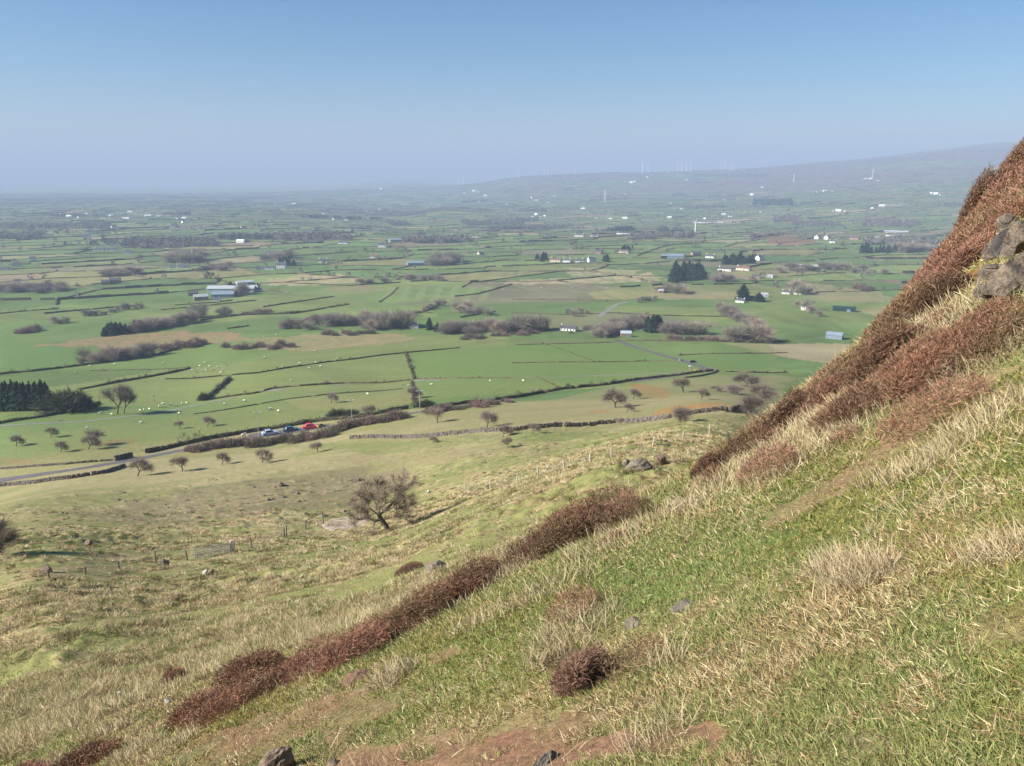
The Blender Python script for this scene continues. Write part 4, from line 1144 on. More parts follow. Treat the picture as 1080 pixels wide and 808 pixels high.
# ------------------------------------------------------------------ far country: hedgerows, trees and woods as masses
def far_country():
    # plot corners come from the lattice used for the field colours; boundaries follow Voronoi edges
    from mathutils.geometry import delaunay_2d_cdt
    cells = []
    for iy in range(0, 116):
        ix = np.arange(-86, 87)
        sx, sy = _seed(ix.astype(float), np.full(ix.shape, float(iy)))
        cells.append(np.column_stack((sx, sy)))
    S = np.vstack(cells)
    c, s = math.cos(F_ROT), math.sin(F_ROT)
    wx = (S[:, 0] * FS_X) * c - (S[:, 1] * FS_Y) * s; wy = (S[:, 0] * FS_X) * s + (S[:, 1] * FS_Y) * c
    r = np.hypot(wx, wy); a = np.abs(np.arctan2(wx, wy))
    keep = (r > 420) & (r < 9800) & (a < math.radians(40))
    S = S[keep]
    vs_, es_, fs_, *_ = delaunay_2d_cdt([Vector((float(p[0]), float(p[1]))) for p in S], [], [], 0, 1e-6)
    V = np.array([(v.x, v.y) for v in vs_]); F = np.array([tuple(f) for f in fs_])
    A, B, Cc = V[F[:, 0]], V[F[:, 1]], V[F[:, 2]]
    d = 2 * (A[:, 0] * (B[:, 1] - Cc[:, 1]) + B[:, 0] * (Cc[:, 1] - A[:, 1]) + Cc[:, 0] * (A[:, 1] - B[:, 1]))
    a2, b2, c2 = (A ** 2).sum(1), (B ** 2).sum(1), (Cc ** 2).sum(1)
    O = np.column_stack(((a2 * (B[:, 1] - Cc[:, 1]) + b2 * (Cc[:, 1] - A[:, 1]) + c2 * (A[:, 1] - B[:, 1])) / d,
                         (a2 * (Cc[:, 0] - B[:, 0]) + b2 * (A[:, 0] - Cc[:, 0]) + c2 * (B[:, 0] - A[:, 0])) / d))
    edge = {}
    E = []
    for t, f in enumerate(F):
        for i in range(3):
            k = (min(f[i], f[(i + 1) % 3]), max(f[i], f[(i + 1) % 3]))
            if k in edge: E.append((edge[k], t))
            else: edge[k] = t
    P, Q = O[[e[0] for e in E]], O[[e[1] for e in E]]
    wP = np.column_stack((P[:, 0] * FS_X * c - P[:, 1] * FS_Y * s, P[:, 0] * FS_X * s + P[:, 1] * FS_Y * c))
    wQ = np.column_stack((Q[:, 0] * FS_X * c - Q[:, 1] * FS_Y * s, Q[:, 0] * FS_X * s + Q[:, 1] * FS_Y * c))
    L = np.hypot(*(wQ - wP).T)
    rm = np.hypot(*((wP + wQ) / 2).T)
    ok = (L < 500) & (rm > 1020) & (rm < 9500)
    wP, wQ, L, rm = wP[ok], wQ[ok], L[ok], rm[ok]
    ra, rb, rh, rw = [], [], [], []
    tp, th, tk = [], [], []
    g = np.random.default_rng(33)
    for p, q, l, r_ in zip(wP, wQ, L, rm):
        st = 14 if r_ < 2000 else 26 if r_ < 4000 else 60
        n = max(1, int(l / st))
        kind = g.random()
        hb = .8 + 1.1 * g.random() if kind < .78 else 2.0 + 2.4 * g.random()
        t = np.linspace(0, 1, n + 1)
        X = p + (q - p) * t[:, None]
        X[1:-1] += g.normal(0, 1.5, X[1:-1].shape)
        for i in range(n):
            if g.random() < .07: continue
            ra.append(X[i]); rb.append(X[i + 1]); rh.append(hb * (.7 + .6 * g.random())); rw.append(1.6 + .35 * hb)
        dens = g.choice([0, .006, .02, .05], p=[.34, .30, .24, .12]) * (1.2 if r_ > 1600 else .7)
        m = g.poisson(.8 * dens * l)
        if m:
            u = g.random(m)[:, None]
            tp.append(p + (q - p) * u + g.normal(0, 2.5, (m, 2))); th.append(4 + 6 * g.random(m)); tk.append((g.random(m) < .07).astype(int))
    # woods
    for k in range(56):
        rr = 1900 * (9000 / 1900) ** (g.random() ** .9); aa = math.radians(g.uniform(-38, 34))
        cx, cy_ = rr * math.sin(aa), rr * math.cos(aa)
        m = int(g.integers(25, 120)); L1, L2 = g.uniform(40, 190), g.uniform(14, 50); an = math.radians(14) + g.normal(0, .25) + (math.pi / 2 if g.random() < .15 else 0)
        w = g.uniform(-1, 1, (m, 2)) * np.array((L1, L2))
        tp.append(np.column_stack((cx + w[:, 0] * math.cos(an) - w[:, 1] * math.sin(an), cy_ + w[:, 0] * math.sin(an) + w[:, 1] * math.cos(an))))
        th.append(8 + 7 * g.random(m)); tk.append(np.full(m, int(g.random() < .12)))
    # big plantations on the far slope
    for u, v, wpx, hpx, m in [(815, 214, 22, 3, 300), (940, 237, 30, 2.5, 200), (770, 186, 40, 1.2, 260), (830, 232, 14, 3, 140), (520, 236, 30, 2, 160), (60, 240, 60, 2.2, 260),
                              (330, 252, 40, 2, 170), (700, 250, 34, 1.6, 120), (20, 251, 24, 1.4, 100), (180, 258, 50, 2.4, 220), (950, 256, 38, 2.2, 160), (860, 237, 26, 2, 120)]:
        P0 = hit(u, v, 500); ux = hit(u + wpx, v, 500) - P0; vy = hit(u, v - hpx, 500) - P0
        w = g.uniform(-1, 1, (m, 2)); pts = np.array([[P0.x, P0.y]]) + w[:, :1] * np.array([[ux.x, ux.y]]) + w[:, 1:] * np.array([[vy.x, vy.y]])
        tp.append(pts); th.append(8 + 7 * g.random(m)); tk.append(np.full(m, int(u in (815, 770))))
    # hedgerow boxes
    a = np.array(ra); b = np.array(rb); h = np.array(rh)[:, None]; w = np.array(rw)[:, None]
    t = b - a; t /= np.linalg.norm(t, axis=1, keepdims=True) + 1e-9; nn = np.column_stack((-t[:, 1], t[:, 0]))
    za = z_ground(a[:, 0], a[:, 1])[:, None]; zb = z_ground(b[:, 0], b[:, 1])[:, None]
    N = len(a); V = np.empty((N, 8, 3))
    V[:, 0] = np.hstack((a - nn * w * .5, za - .5)); V[:, 1] = np.hstack((a + nn * w * .5, za - .5))
    V[:, 2] = np.hstack((a + nn * w * .3, za + h)); V[:, 3] = np.hstack((a - nn * w * .3, za + h * .9))
    V[:, 4] = np.hstack((b - nn * w * .5, zb - .5)); V[:, 5] = np.hstack((b + nn * w * .5, zb - .5))
    V[:, 6] = np.hstack((b + nn * w * .3, zb + h * .9)); V[:, 7] = np.hstack((b - nn * w * .3, zb + h))
    i = np.arange(N)[:, None, None] * 8
    Fq = (i + np.array([[0, 4, 7, 3], [1, 2, 6, 5], [3, 7, 6, 2], [0, 3, 2, 1], [4, 5, 6, 7]])[None]).reshape(-1, 4)
    base = np.array([(.105, .098, .065), (.15, .118, .086), (.085, .088, .055)])[g.integers(0, 3, N)] * (.8 + .4 * g.random((N, 1)))
    me = mesh_np('far_hedgerows', V.reshape(-1, 3), [Fq], M_HEDGE, np.repeat(base, 8, 0))
    tag(new_obj('far_hedgerows', me), 'hedgerows dividing the hazy fields of the far valley', 'hedgerows', None, 'stuff')
    # trees: sprays of small twig faces
    tp = np.vstack(tp); th = np.concatenate(th); tk = np.concatenate(tk)
    r = np.hypot(tp[:, 0], tp[:, 1]); ok = (r > 900) & (r < 11000); tp, th, tk, r = tp[ok], th[ok], tk[ok], r[ok]
    K = 44; n = len(tp)
    zb = z_ground(tp[:, 0], tp[:, 1])
    u = g.normal(size=(n, K, 3)); u /= np.linalg.norm(u, axis=2, keepdims=True)
    rad = th[:, None, None] * (.22 + .28 * g.random((n, K, 1)))
    cen = np.stack((np.repeat(tp[:, :1], K, 1), np.repeat(tp[:, 1:], K, 1), np.repeat((zb + th * .55)[:, None], K, 1)), -1)
    pos = cen + u * rad * np.array((.95, .95, 1.0))
    d = u * .6 + g.normal(size=(n, K, 3)) * .6; d[..., 2] += .4
    colr = np.where(tk[:, None] == 1, np.array([[.022, .038, .026]]), np.array([(.19, .168, .155), (.205, .178, .152), (.155, .142, .13), (.13, .138, .095)])[g.integers(0, 4, n)])
    colr = colr * (.8 + .4 * g.random((n, 1)))
    cc = np.repeat(colr[:, None], K, 1) * (.9 + .2 * g.random((n, K, 1)))
    size = (th[:, None] * .24 * (.6 + .8 * g.random((n, K)))).ravel()
    nb = n * K
    dd = d.reshape(-1, 3); dd /= np.linalg.norm(dd, axis=1, keepdims=True)
    sd = np.cross(dd, g.normal(size=(nb, 3))); sd /= np.linalg.norm(sd, axis=1, keepdims=True)
    bp = pos.reshape(-1, 3)
    V = np.stack((bp - sd * size[:, None] * .42, bp + sd * size[:, None] * .42, bp + dd * size[:, None]), 1).reshape(-1, 3)
    T = np.arange(nb * 3).reshape(-1, 3)
    me = mesh_np('far_trees', V, [T], M_HEDGE, np.repeat(cc.reshape(-1, 3), 3, 0))
    tag(new_obj('far_trees', me), 'bare trees and woods massed over the hazy far valley', 'trees', None, 'stuff')
    print('far', N, n)


far_country()
# ------------------------------------------------------------------ houses and sheds
def gable(mb, L, W, H, RH, m=0, ov=0):
    """walls with gables, length along x"""
    l, w = L / 2, W / 2
    mb.quad([(-l, -w, -.6), (l, -w, -.6), (l, -w, H), (-l, -w, H)], m); mb.quad([(l, w, -.6), (-l, w, -.6), (-l, w, H), (l, w, H)], m)
    mb.quad([(l, -w, -.6), (l, w, -.6), (l, w, H), (l, 0, H + RH), (l, -w, H)], m); mb.quad([(-l, w, -.6), (-l, -w, -.6), (-l, -w, H), (-l, 0, H + RH), (-l, w, H)], m)


def roof(mb, L, W, H, RH, m=0, ov=.35, th=.22):
    l, w = L / 2 + ov, W / 2 + ov; k = RH / (W / 2) * ov
    for s in (-1, 1):
        a = [(-l, s * w, H - k), (l, s * w, H - k), (l, 0, H + RH), (-l, 0, H + RH)]
        b = [(x, y, z + th) for x, y, z in a]
        if s > 0: a, b = a[::-1], b[::-1]
        mb.quad(b, m); mb.quad(a[::-1], m)
        mb.quad([a[0], a[1], b[1], b[0]] if s < 0 else [a[2], a[3], b[3], b[2]], m)
        for i, j in ((1, 2), (3, 0)):
            mb.quad([a[i], a[j], b[j], b[i]], m)


_HC = {}


def house_parts(kind):
    """(wall material, roof material, L, W, H, RH, chimneys, windows)"""
    if kind in _HC: return _HC[kind]
    wm, rm, L, W, H, RH, ch, nw, big = {
        'cottage': (M_WHITE, M_SLATE, 11, 6.5, 2.9, 2.4, 2, 4, 0), 'bungalow': (M_WHITE, M_SLATE, 15, 8, 2.7, 1.8, 1, 5, 0), 'villa': (M_WHITE, M_SLATE, 11, 8, 5.3, 2.9, 2, 8, 0),
        'cream': (M_CREAM, M_TILE, 12, 7.5, 3.0, 2.2, 1, 4, 0), 'stone': (M_BRICK, M_SLATE, 12, 7, 4.6, 2.6, 2, 6, 0),
        'shed': (M_TIN, M_TIN, 26, 13, 4.2, 2.2, 0, 0, 1), 'blueshed': (M_TINB, M_TINB, 26, 14, 4.5, 2.4, 0, 0, 1), 'barn': (M_BRICK, M_TIN, 14, 7, 4.0, 2.2, 0, 0, 1),
        'greenshed': (M_DKGREEN, M_DKGREEN, 24, 10, 3.2, 2.2, 0, 0, 1), 'whitebarn': (M_WHITE, M_TIN, 22, 9, 4.0, 2.4, 0, 0, 1)}[kind]
    wb = MB(); gable(wb, L, W, H, RH); rb = MB(); roof(rb, L, W, H, RH)
    sub = []
    for k in range(ch):
        c = MB(); x = (-1 if k == 0 else 1) * (L / 2 - .6); c.box((x, 0, H + RH + .45), (.8, .9, 1.5)); c.tube((x, 0, H + RH + 1.2), (x, 0, H + RH + 1.55), .16, .13, 7)
        sub.append(('chimney', c.mesh('chimney', wm)))
    parts = [('wall', wb.mesh('wall', wm)), ('roof', rb.mesh('roof', rm), sub)]
    storeys = 2 if H > 4.4 and not big else 1
    for side in (-1, 1):
        per = nw // storeys
        for st in range(storeys):
            for k in range(per):
                if big: break
                if st == 0 and k == per // 2: continue
                x = -L / 2 + L * (k + .5) / per
                f = MB(); f.box((x, side * (W / 2 + .02), 1.45 + 2.6 * st), (1.35, .10, 1.25))
                g = MB(); g.box((x, side * (W / 2 + .05), 1.45 + 2.6 * st), (1.15, .10, 1.05))
                parts.append(('window', f.mesh('window', M_WHITE), [('pane', g.mesh('pane', M_GLASS))]))
    d = MB(); dw = 4.0 if big else 1.0; dh = 3.4 if big else 2.05
    d.box((-L / 2 + L * ((nw // storeys) // 2 + .5) / max(1, nw // storeys) if not big else L * .2, -W / 2 - .03, dh / 2), (dw, .10, dh))
    parts.append(('door', d.mesh('door', M_DOOR if not big else M_TINB)))
    _HC[kind] = (parts, L)
    return _HC[kind]


def house(kind, u, v, wpx, label, cat=None, rot=None, group=None, rmin=250, name=None, tall=1.0):
    parts, L = house_parts(kind)
    if rot is not None and abs(rot) < .35 and 'shed' not in kind and 'barn' not in kind: rot -= .38
    p = hit(u, v, rmin)
    want = wpx * pxm(p)
    k = want / L
    kh = min(max(k, .75), 1.25) * tall
    az = -math.atan2(p.x, p.y)
    rz = (az + rot if rot is not None else az + rng.normal(0, .35))
    nm = name or ('farm_shed' if 'shed' in kind or 'barn' in kind else 'house')
    thing(nm, parts, p, rz, (k, min(max(k, .7), 1.3), kh), label, cat or ('shed' if nm == 'farm_shed' else 'house'), group)


for a in [
    ('bungalow', 600, 348.5, 17, 'white bungalow with slate roof below the centre of the view', None, .05),
    ('cottage', 437, 346, 9, 'white house half hidden among bare trees left of centre', None, .1),
    ('barn', 660, 355, 11, 'low brown roofed cottage half hidden in purple trees right of centre', 'cottage', .1),
    ('barn', 697, 309, 6, 'little stone barn below the square conifer clump', None, .2),
    ('stone', 792, 317, 8, 'stone farmhouse between pointed conifer and round evergreen', None, .2),
    ('cottage', 781, 319, 9, 'low white outhouse at the foot of the pointed conifer', None, 0),
    ('whitebarn', 806, 313, 7, 'pale farm building right of the round evergreen', None, .3),
    ('cottage', 829, 310, 8, 'left of two white cottages near the edge of the heather hill', None, .15),
    ('cottage', 842, 310.5, 8, 'right of two white cottages near the edge of the heather hill', None, .05),
    ('villa', 850, 327, 9, 'white two-storey house left of the dark green shed', None, .2),
    ('greenshed', 890, 328, 22, 'long dark green shed near the heather hill', None, .05),
    ('blueshed', 880, 357, 16, 'blue-grey shed standing alone in the green field by the heather', None, -.1),
    ('villa', 801, 274.5, 7, 'white gabled house at the end of the low conifer strip', None, .9),
    ('bungalow', 765, 285.5, 14, 'white bungalow below the low conifer strip', None, .05),
    ('cream', 784, 285, 14, 'long cream building right of the white bungalow, under the conifer strip', None, .02),
    ('stone', 797, 294, 8, 'dark farmhouse right of the trees by the conifer clump', None, .3),
    ('whitebarn', 811, 293, 7, 'pale shed right of the dark farmhouse', None, 0),
    ('blueshed', 712, 272.5, 17, 'longest blue-grey shed of the farm on the green ridge', None, .05),
    ('blueshed', 701, 271.5, 8, 'small grey shed at the left of the ridge farm', None, .0),
    ('stone', 734, 270, 10, 'dark steep-roofed farmhouse at the ridge farm', None, .5),
    ('cottage', 749, 272, 9, 'white house standing right of the ridge farm', None, .05),
    ('villa', 862, 252, 9, 'left of two big cream gabled houses by the reddish field', None, 1.3),
    ('villa', 872, 252.5, 7, 'right of two big cream gabled houses by the reddish field', None, 1.3),
    ('cottage', 878, 256, 6, 'small grey-white house below the big gabled pair', None, .1),
    ('stone', 901, 253, 9, 'grey farmhouse in trees right of the big gabled pair', None, .1),
    ('whitebarn', 927, 253.5, 14, 'long pale shed above the shelterbelt', None, .02),
    ('villa', 939, 250, 9, 'white farmhouse above the long pale shed by the shelterbelt', None, .2),
    ('cottage', 966, 255, 7, 'white cottage nearest the heather, above the shelterbelt', None, .2),
    ('barn', 945, 246, 22, 'long brown shed roof behind the farmhouse above the shelterbelt', None, 0),
    ('cream', 586, 276, 11, 'cream house at the left of the central house row', None, .1),
    ('cottage', 598, 276.5, 8, 'second white house of the central house row', None, 0),
    ('cottage', 611, 277, 8, 'third white house of the central house row', None, .2),
    ('villa', 624, 277, 8, 'brown-roofed house ending the central house row', None, .4),
    ('cream', 658, 267, 10, 'cottage on the straw ridge in front of small evergreens', None, .1),
    ('stone', 631, 268, 7, 'brown cottage on the straw ridge left of the evergreens', None, .1),
    ('cottage', 611, 249.5, 10, 'white cottage left of the evergreen above the straw ridge', None, .0),
    ('cottage', 627, 249.5, 8, 'white cottage right of the evergreen above the straw ridge', None, .2),
    ('bungalow', 658, 247, 15, 'long low white house above the straw ridge, right', None, .05),
    ('bungalow', 721, 249, 7, 'white bungalow beside the nearest wind turbine', None, .05),
    ('bungalow', 741, 235, 20, 'long white building behind the nearest wind turbine', None, .02),
    ('cottage', 760, 234.5, 6, 'white house right of the long white building, beyond the near turbine', None, .2),
    ('barn', 852, 284, 18, 'low pale wall-like shed at the hedge wood on the right', None, 0),
    ('cottage', 507, 269, 7, 'white and dark house on the brown hill right of the dense wood', None, .7),
    ('blueshed', 438, 280, 17, 'long blue-grey shed left of the dense purple wood', None, .15),
    ('blueshed', 450, 277.5, 10, 'dark steep blue shed touching the dense purple wood', None, .5),
    ('cream', 395, 272, 9, 'pale house left of the blue-grey sheds', None, .1),
    ('villa', 403, 261, 8, 'bright white villa in the fields left of centre', None, .2),
    ('blueshed', 417, 255, 13, 'grey farm roof right behind the bright white villa', None, .3),
    ('bungalow', 362, 257, 10, 'low white house left of the bright white villa', None, .05),
    ('cottage', 341, 277, 9, 'white cottage on its own right of the white farm cluster', None, .1),
    ('villa', 297, 283, 9, 'right house of the white farm cluster', None, .1),
    ('bungalow', 285, 284, 10, 'middle house of the white farm cluster', None, .1),
    ('cottage', 273, 284, 7, 'left house of the white farm cluster', None, .3),
    ('bungalow', 285, 268, 12, 'pale long house above the white farm cluster', None, .1),
    ('villa', 327, 246, 7, 'white house high above the lone cottage right of the white farm', None, .2),
    ('cottage', 272, 307, 8, 'small blue-white shed under the pale straw field', 'shed', .1),
    ('shed', 245, 308, 48, 'very long grey-roofed farm shed, largest of the left farm', None, -.30),
    ('blueshed', 236, 313.5, 22, 'blue shed in front of the very long grey one', None, -.2),
    ('shed', 258, 300, 17, 'grey shed behind the right end of the very long one', None, .25),
    ('barn', 212, 316.5, 14, 'dark low barn at the left end of the left farm', None, .1),
    ('stone', 204, 312, 9, 'brown farmhouse left of the very long shed', None, .2),
    ('cottage', 229, 317.5, 7, 'small white building in front of the blue shed', 'shed', .1),
    ('cottage', 272, 303, 5, 'small white gable at the right end of the long farm shed', 'shed', .9),
    ('stone', 122, 299, 10, 'right brown stone house below the purple copse at left', None, .2),
    ('stone', 112, 300, 8, 'left brown stone house below the purple copse at left', None, .2),
    ('cottage', 183, 283, 8, 'left house of the white row behind bare trees, left part of the view', None, .1),
    ('cottage', 194, 283, 9, 'right house of the white row behind bare trees, left part of the view', None, .1),
    ('villa', 19, 299, 6, 'white house in the long wood at far left', None, .2),
    ('bungalow', 5, 285, 12, 'white farm building touching the left picture edge', None, .1),
    ('cottage', 18, 281, 8, 'pale house just right of the farm building at the left picture edge', None, .3),
    ('villa', 35, 275, 6, 'lone white house above the left pale fields', None, .3),
    ('bungalow', 111, 264, 21, 'long white building in the upper left fields', None, .05),
    ('villa', 135, 268, 6, 'white house right of the long white building', None, .1),
    ('cottage', 155, 261, 9, 'pale house in trees right of the long white building', None, .1),
    ('villa', 92, 251, 7, 'white house alone above the long white building', None, .2),
    ('villa', 219, 259, 6, 'white house on the hedge in the upper left middle', None, .2),
    ('cottage', 196, 260, 6, 'small house left of the white house on the hedge', None, .2),
    ('cottage', 190, 268, 5, 'left pale gable in the trees above the left white row', None, .8),
    ('cottage', 205, 267, 6, 'right pale gable in the trees above the left white row', None, .6),
    ('bungalow', 371, 243, 12, 'pale hazy buildings high above the bright white villa', None, .1),
    ('bungalow', 498, 250.5, 17, 'long white farm building above the dense purple wood', None, .02),
    ('cottage', 474, 250, 6, 'small white house left of the long white farm building', None, .1),
]:
    house(a[0], a[1], a[2], a[3], a[4], a[5], a[6])

# far specks: one mesh each
_sm = []
for wm, rm, L, H in ((M_WHITE, M_SLATE, 12, 5), (M_WHITE, M_WHITE, 16, 4), (M_CREAM, M_SLATE, 11, 4.5)):
    b = MB(); gable(b, L, 8, H, 2.6, 0); roof(b, L, 8, H, 2.6, 1)
    _sm.append(b.mesh('far_house', [wm, rm]))


def specks(pts, fmt, group, s=1.15):
    pts = sorted(pts); O = ords(len(pts))
    for k, (u, v) in enumerate(pts):
        p = hit(u, v, 600)
        o = new_obj('far_house', _sm[k % 3], None, p, -math.atan2(p.x, p.y) + rng.normal(0, .4), max(1.0, pxm(p) * 2.4 / 12) * s * (.8 + .5 * rng.random()))
        tag(o, fmt.replace('#', O[k]), 'house', group)


specks([(65, 227), (73, 229), (80, 226), (84, 230), (90, 227), (94, 228)], '# white house of the hazy hamlet left of the far town', 'hamlet left of the far town')
specks([(113, 228), (118, 228), (125, 223), (130, 225), (137, 225), (143, 226), (151, 226), (156, 229), (159, 226), (163, 227), (167, 229), (178, 228), (187, 231), (194, 231)],
       '# white house of the far hazy town in the upper left', 'far town')
specks([(120, 241), (133, 232), (183, 239), (254, 256), (256, 241), (194, 235)], '# white speck of a house on the plain below the far town', 'houses below the far town')
specks([(292, 216), (310, 216), (330, 228), (341, 227), (353, 232), (365, 233), (400, 222), (311, 237)], '# faint white house on the far plain between town and upland', 'houses on the far plain')
specks([(395, 200), (402, 200), (490, 204), (500, 202), (506, 203), (512, 207), (478, 220), (505, 213), (535, 216)], '# pale house on the hazy upland left of the white mast', 'upland houses, left')
specks([(530, 233), (540, 231), (562, 229), (566, 227), (570, 229), (575, 228), (482, 243)], '# white house of the scattered row on the slope left of centre', 'houses of the lower slope')
specks([(562, 209), (566, 212), (578, 214), (585, 207), (615, 221), (629, 230), (644, 231), (659, 231)], '# white house below the tall white mast on the hazy slope', 'houses below the mast')
specks([(660, 205), (666, 193), (670, 192), (683, 187), (708, 215), (719, 221), (706, 230), (724, 191)], '# white house on the hazy slope right of the tall white mast', 'houses right of the mast')
specks([(744, 231), (763, 227), (770, 229), (802, 224), (804, 198), (793, 206), (764, 211)], '# white house on the slope beyond the nearest turbine', 'houses beyond the near turbine')
specks([(891, 223), (884, 223), (878, 223), (862, 203), (870, 202), (878, 202), (913, 189), (918, 189), (926, 191)], '# pale house on the far right upland slope', 'houses of the right upland')
specks([(944, 201), (987, 205), (983, 204), (992, 206), (920, 220), (930, 218)], '# white house on the upland close to the heather edge', 'upland houses near the heather')


# ------------------------------------------------------------------ wind turbines
def turbine_parts():
    t = MB(); t.tube((0, 0, -1), (0, 0, 60), 3.0, 2.0, 10)
    n = MB(); n.box((0, .8, 61), (2.6, 6, 2.8)); n.tube((0, -2.2, 61), (0, -4.2, 61), 1.4, .5, 8)
    bl = MB()
    segs = [(0, 1.8, 1.1), (4, 3.4, .9), (12, 2.6, .7), (28, 1.0, .4)]
    for (z0, w0, t0), (z1, w1, t1) in zip(segs[:-1], segs[1:]):
        o = len(bl.v)
        for z, w, tt in ((z0, w0, t0), (z1, w1, t1)):
            bl.v += [(-w * .3, -tt * .5, z), (w * .7, -tt * .2, z), (w * .7, tt * .2, z), (-w * .3, tt * .5, z)]
        for i in range(4):
            bl.f.append((o + i, o + (i + 1) % 4, o + 4 + (i + 1) % 4, o + 4 + i)); bl.m.append(0)
    return t.mesh('tower', M_TURB), n.mesh('nacelle', M_TURB), bl.mesh('blade', M_TURB)


TT, TN, TB = turbine_parts()


def turbine(u, v, hpx, label, group=None, rmin=1500, yaw=0.0, ph=None, blades_=True):
    p = hit_near(u, v, rmin, 10800) if v < 195 else hit(u, v, rmin)
    s = hpx * pxm(p) / 62
    e = thing('wind_turbine', [('tower', TT), ('nacelle', TN)], p, yaw, s, label, 'wind turbine', group)
    if blades_:
        ph = rng.random() * 2.09 if ph is None else ph
        for k in range(3):
            b = new_obj('blade', TB, e, (0, -3.2, 61), 0, .78); b.rotation_euler = (0, ph + k * 2.0944, 0)


tl = [(547, 186, 7), (574, 185, 7), (577.5, 185, 7), (606, 184, 7)]
for (u, v, h), o in zip(tl, ords(4)):
    turbine(u, v, h, f'faint white wind turbine on the ridge, {o} of the left group', 'ridge turbines, left')
tm = [(677.5, 181, 11), (683.5, 181, 8), (705, 181, 6), (715, 181, 9), (719, 181, 9), (724, 181, 10), (728.5, 181, 9)]
for (u, v, h), o in zip(tm, ords(7)):
    turbine(u, v, h, f'white wind turbine on the ridge, {o} of the middle group', 'ridge turbines, middle')
tr = [(760, 179, 8), (764, 179, 8), (770.5, 178, 7), (774, 178, 7)]
for (u, v, h), o in zip(tr, ords(4)):
    turbine(u, v, h, f'faint white wind turbine on the ridge, {o} of the right group', 'ridge turbines, right')
turbine(489, 189, 8, 'very faint lone wind turbine at the left end of the ridge')
turbine(733, 247, 13, 'nearest white wind turbine, standing in the fields right of centre', None, 1000, .4, .2)
turbine(638, 213, 11, 'tall single white mast-like turbine on the hazy slope above centre', None, 1500, 1.4, .0)
turbine(837, 192, 8, 'small white turbine on the right upland slope, left one', None, 1500, .2)
turbine(920, 187, 8, 'small white turbine on the right upland slope, right one', None, 1500, 1.3)


# ------------------------------------------------------------------ poles
def pole(u, v, hpx, label, lamp=False, rmin=150, rot=None, double=False):
    p = hit(u, v, rmin); H = hpx * pxm(p)
    b = MB(); b.tube((0, 0, -.3), (0, 0, H), .10, .07, 8)
    parts = [('post', b.mesh('post', M_STEEL if lamp else M_POST))]
    if lamp:
        a = MB(); a.tube((-1.0, 0, H - .1), (1.0, 0, H - .1), .05, .05, 6)
        parts.append(('arm', a.mesh('arm', M_STEEL)))
        for s in (-1, 1):
            l = MB(); l.box((s * .95, 0, H - .05), (.6, .3, .18), 0, 0, .8); parts.append(('lamp_head', l.mesh('lamp_head', M_LAMP)))
    else:
        a = MB(); a.box((0, 0, H - .45), (1.7, .12, .14)); parts.append(('crossarm', a.mesh('crossarm', M_POST)))
        for s in (-.7, 0, .7):
            i = MB(); i.tube((s, 0, H - .38), (s, 0, H - .16), .06, .04, 6); parts.append(('insulator', i.mesh('insulator', M_STEEL)))
    thing('lamp_pole' if lamp else 'utility_pole', parts, p, -math.atan2(p.x, p.y) if rot is None else rot, None, label, 'lamp pole' if lamp else 'utility pole')


pole(443, 436, 25, 'pale double-headed lamp pole by the road right of the cars', True)
pole(371, 442, 21, 'pale double-headed lamp pole behind the dark evergreen bushes', True)
pole(274, 471, 38, 'tallest pale lamp mast standing in the scrub by the pale blue car', True)
pole(106, 430, 14, 'pale pole left of the wispy bare tree', False)
pole(580, 396, 12, 'dark utility pole in the green field above the scrubby hedge', False)
pole(682, 391, 7, 'small dark utility pole left of the road bend', False)
pole(163, 424, 8, 'short pale pole in the field right of the wispy bare tree', False)
pole(873, 345, 12, 'thin pole in the field left of the lone blue-grey shed', False)


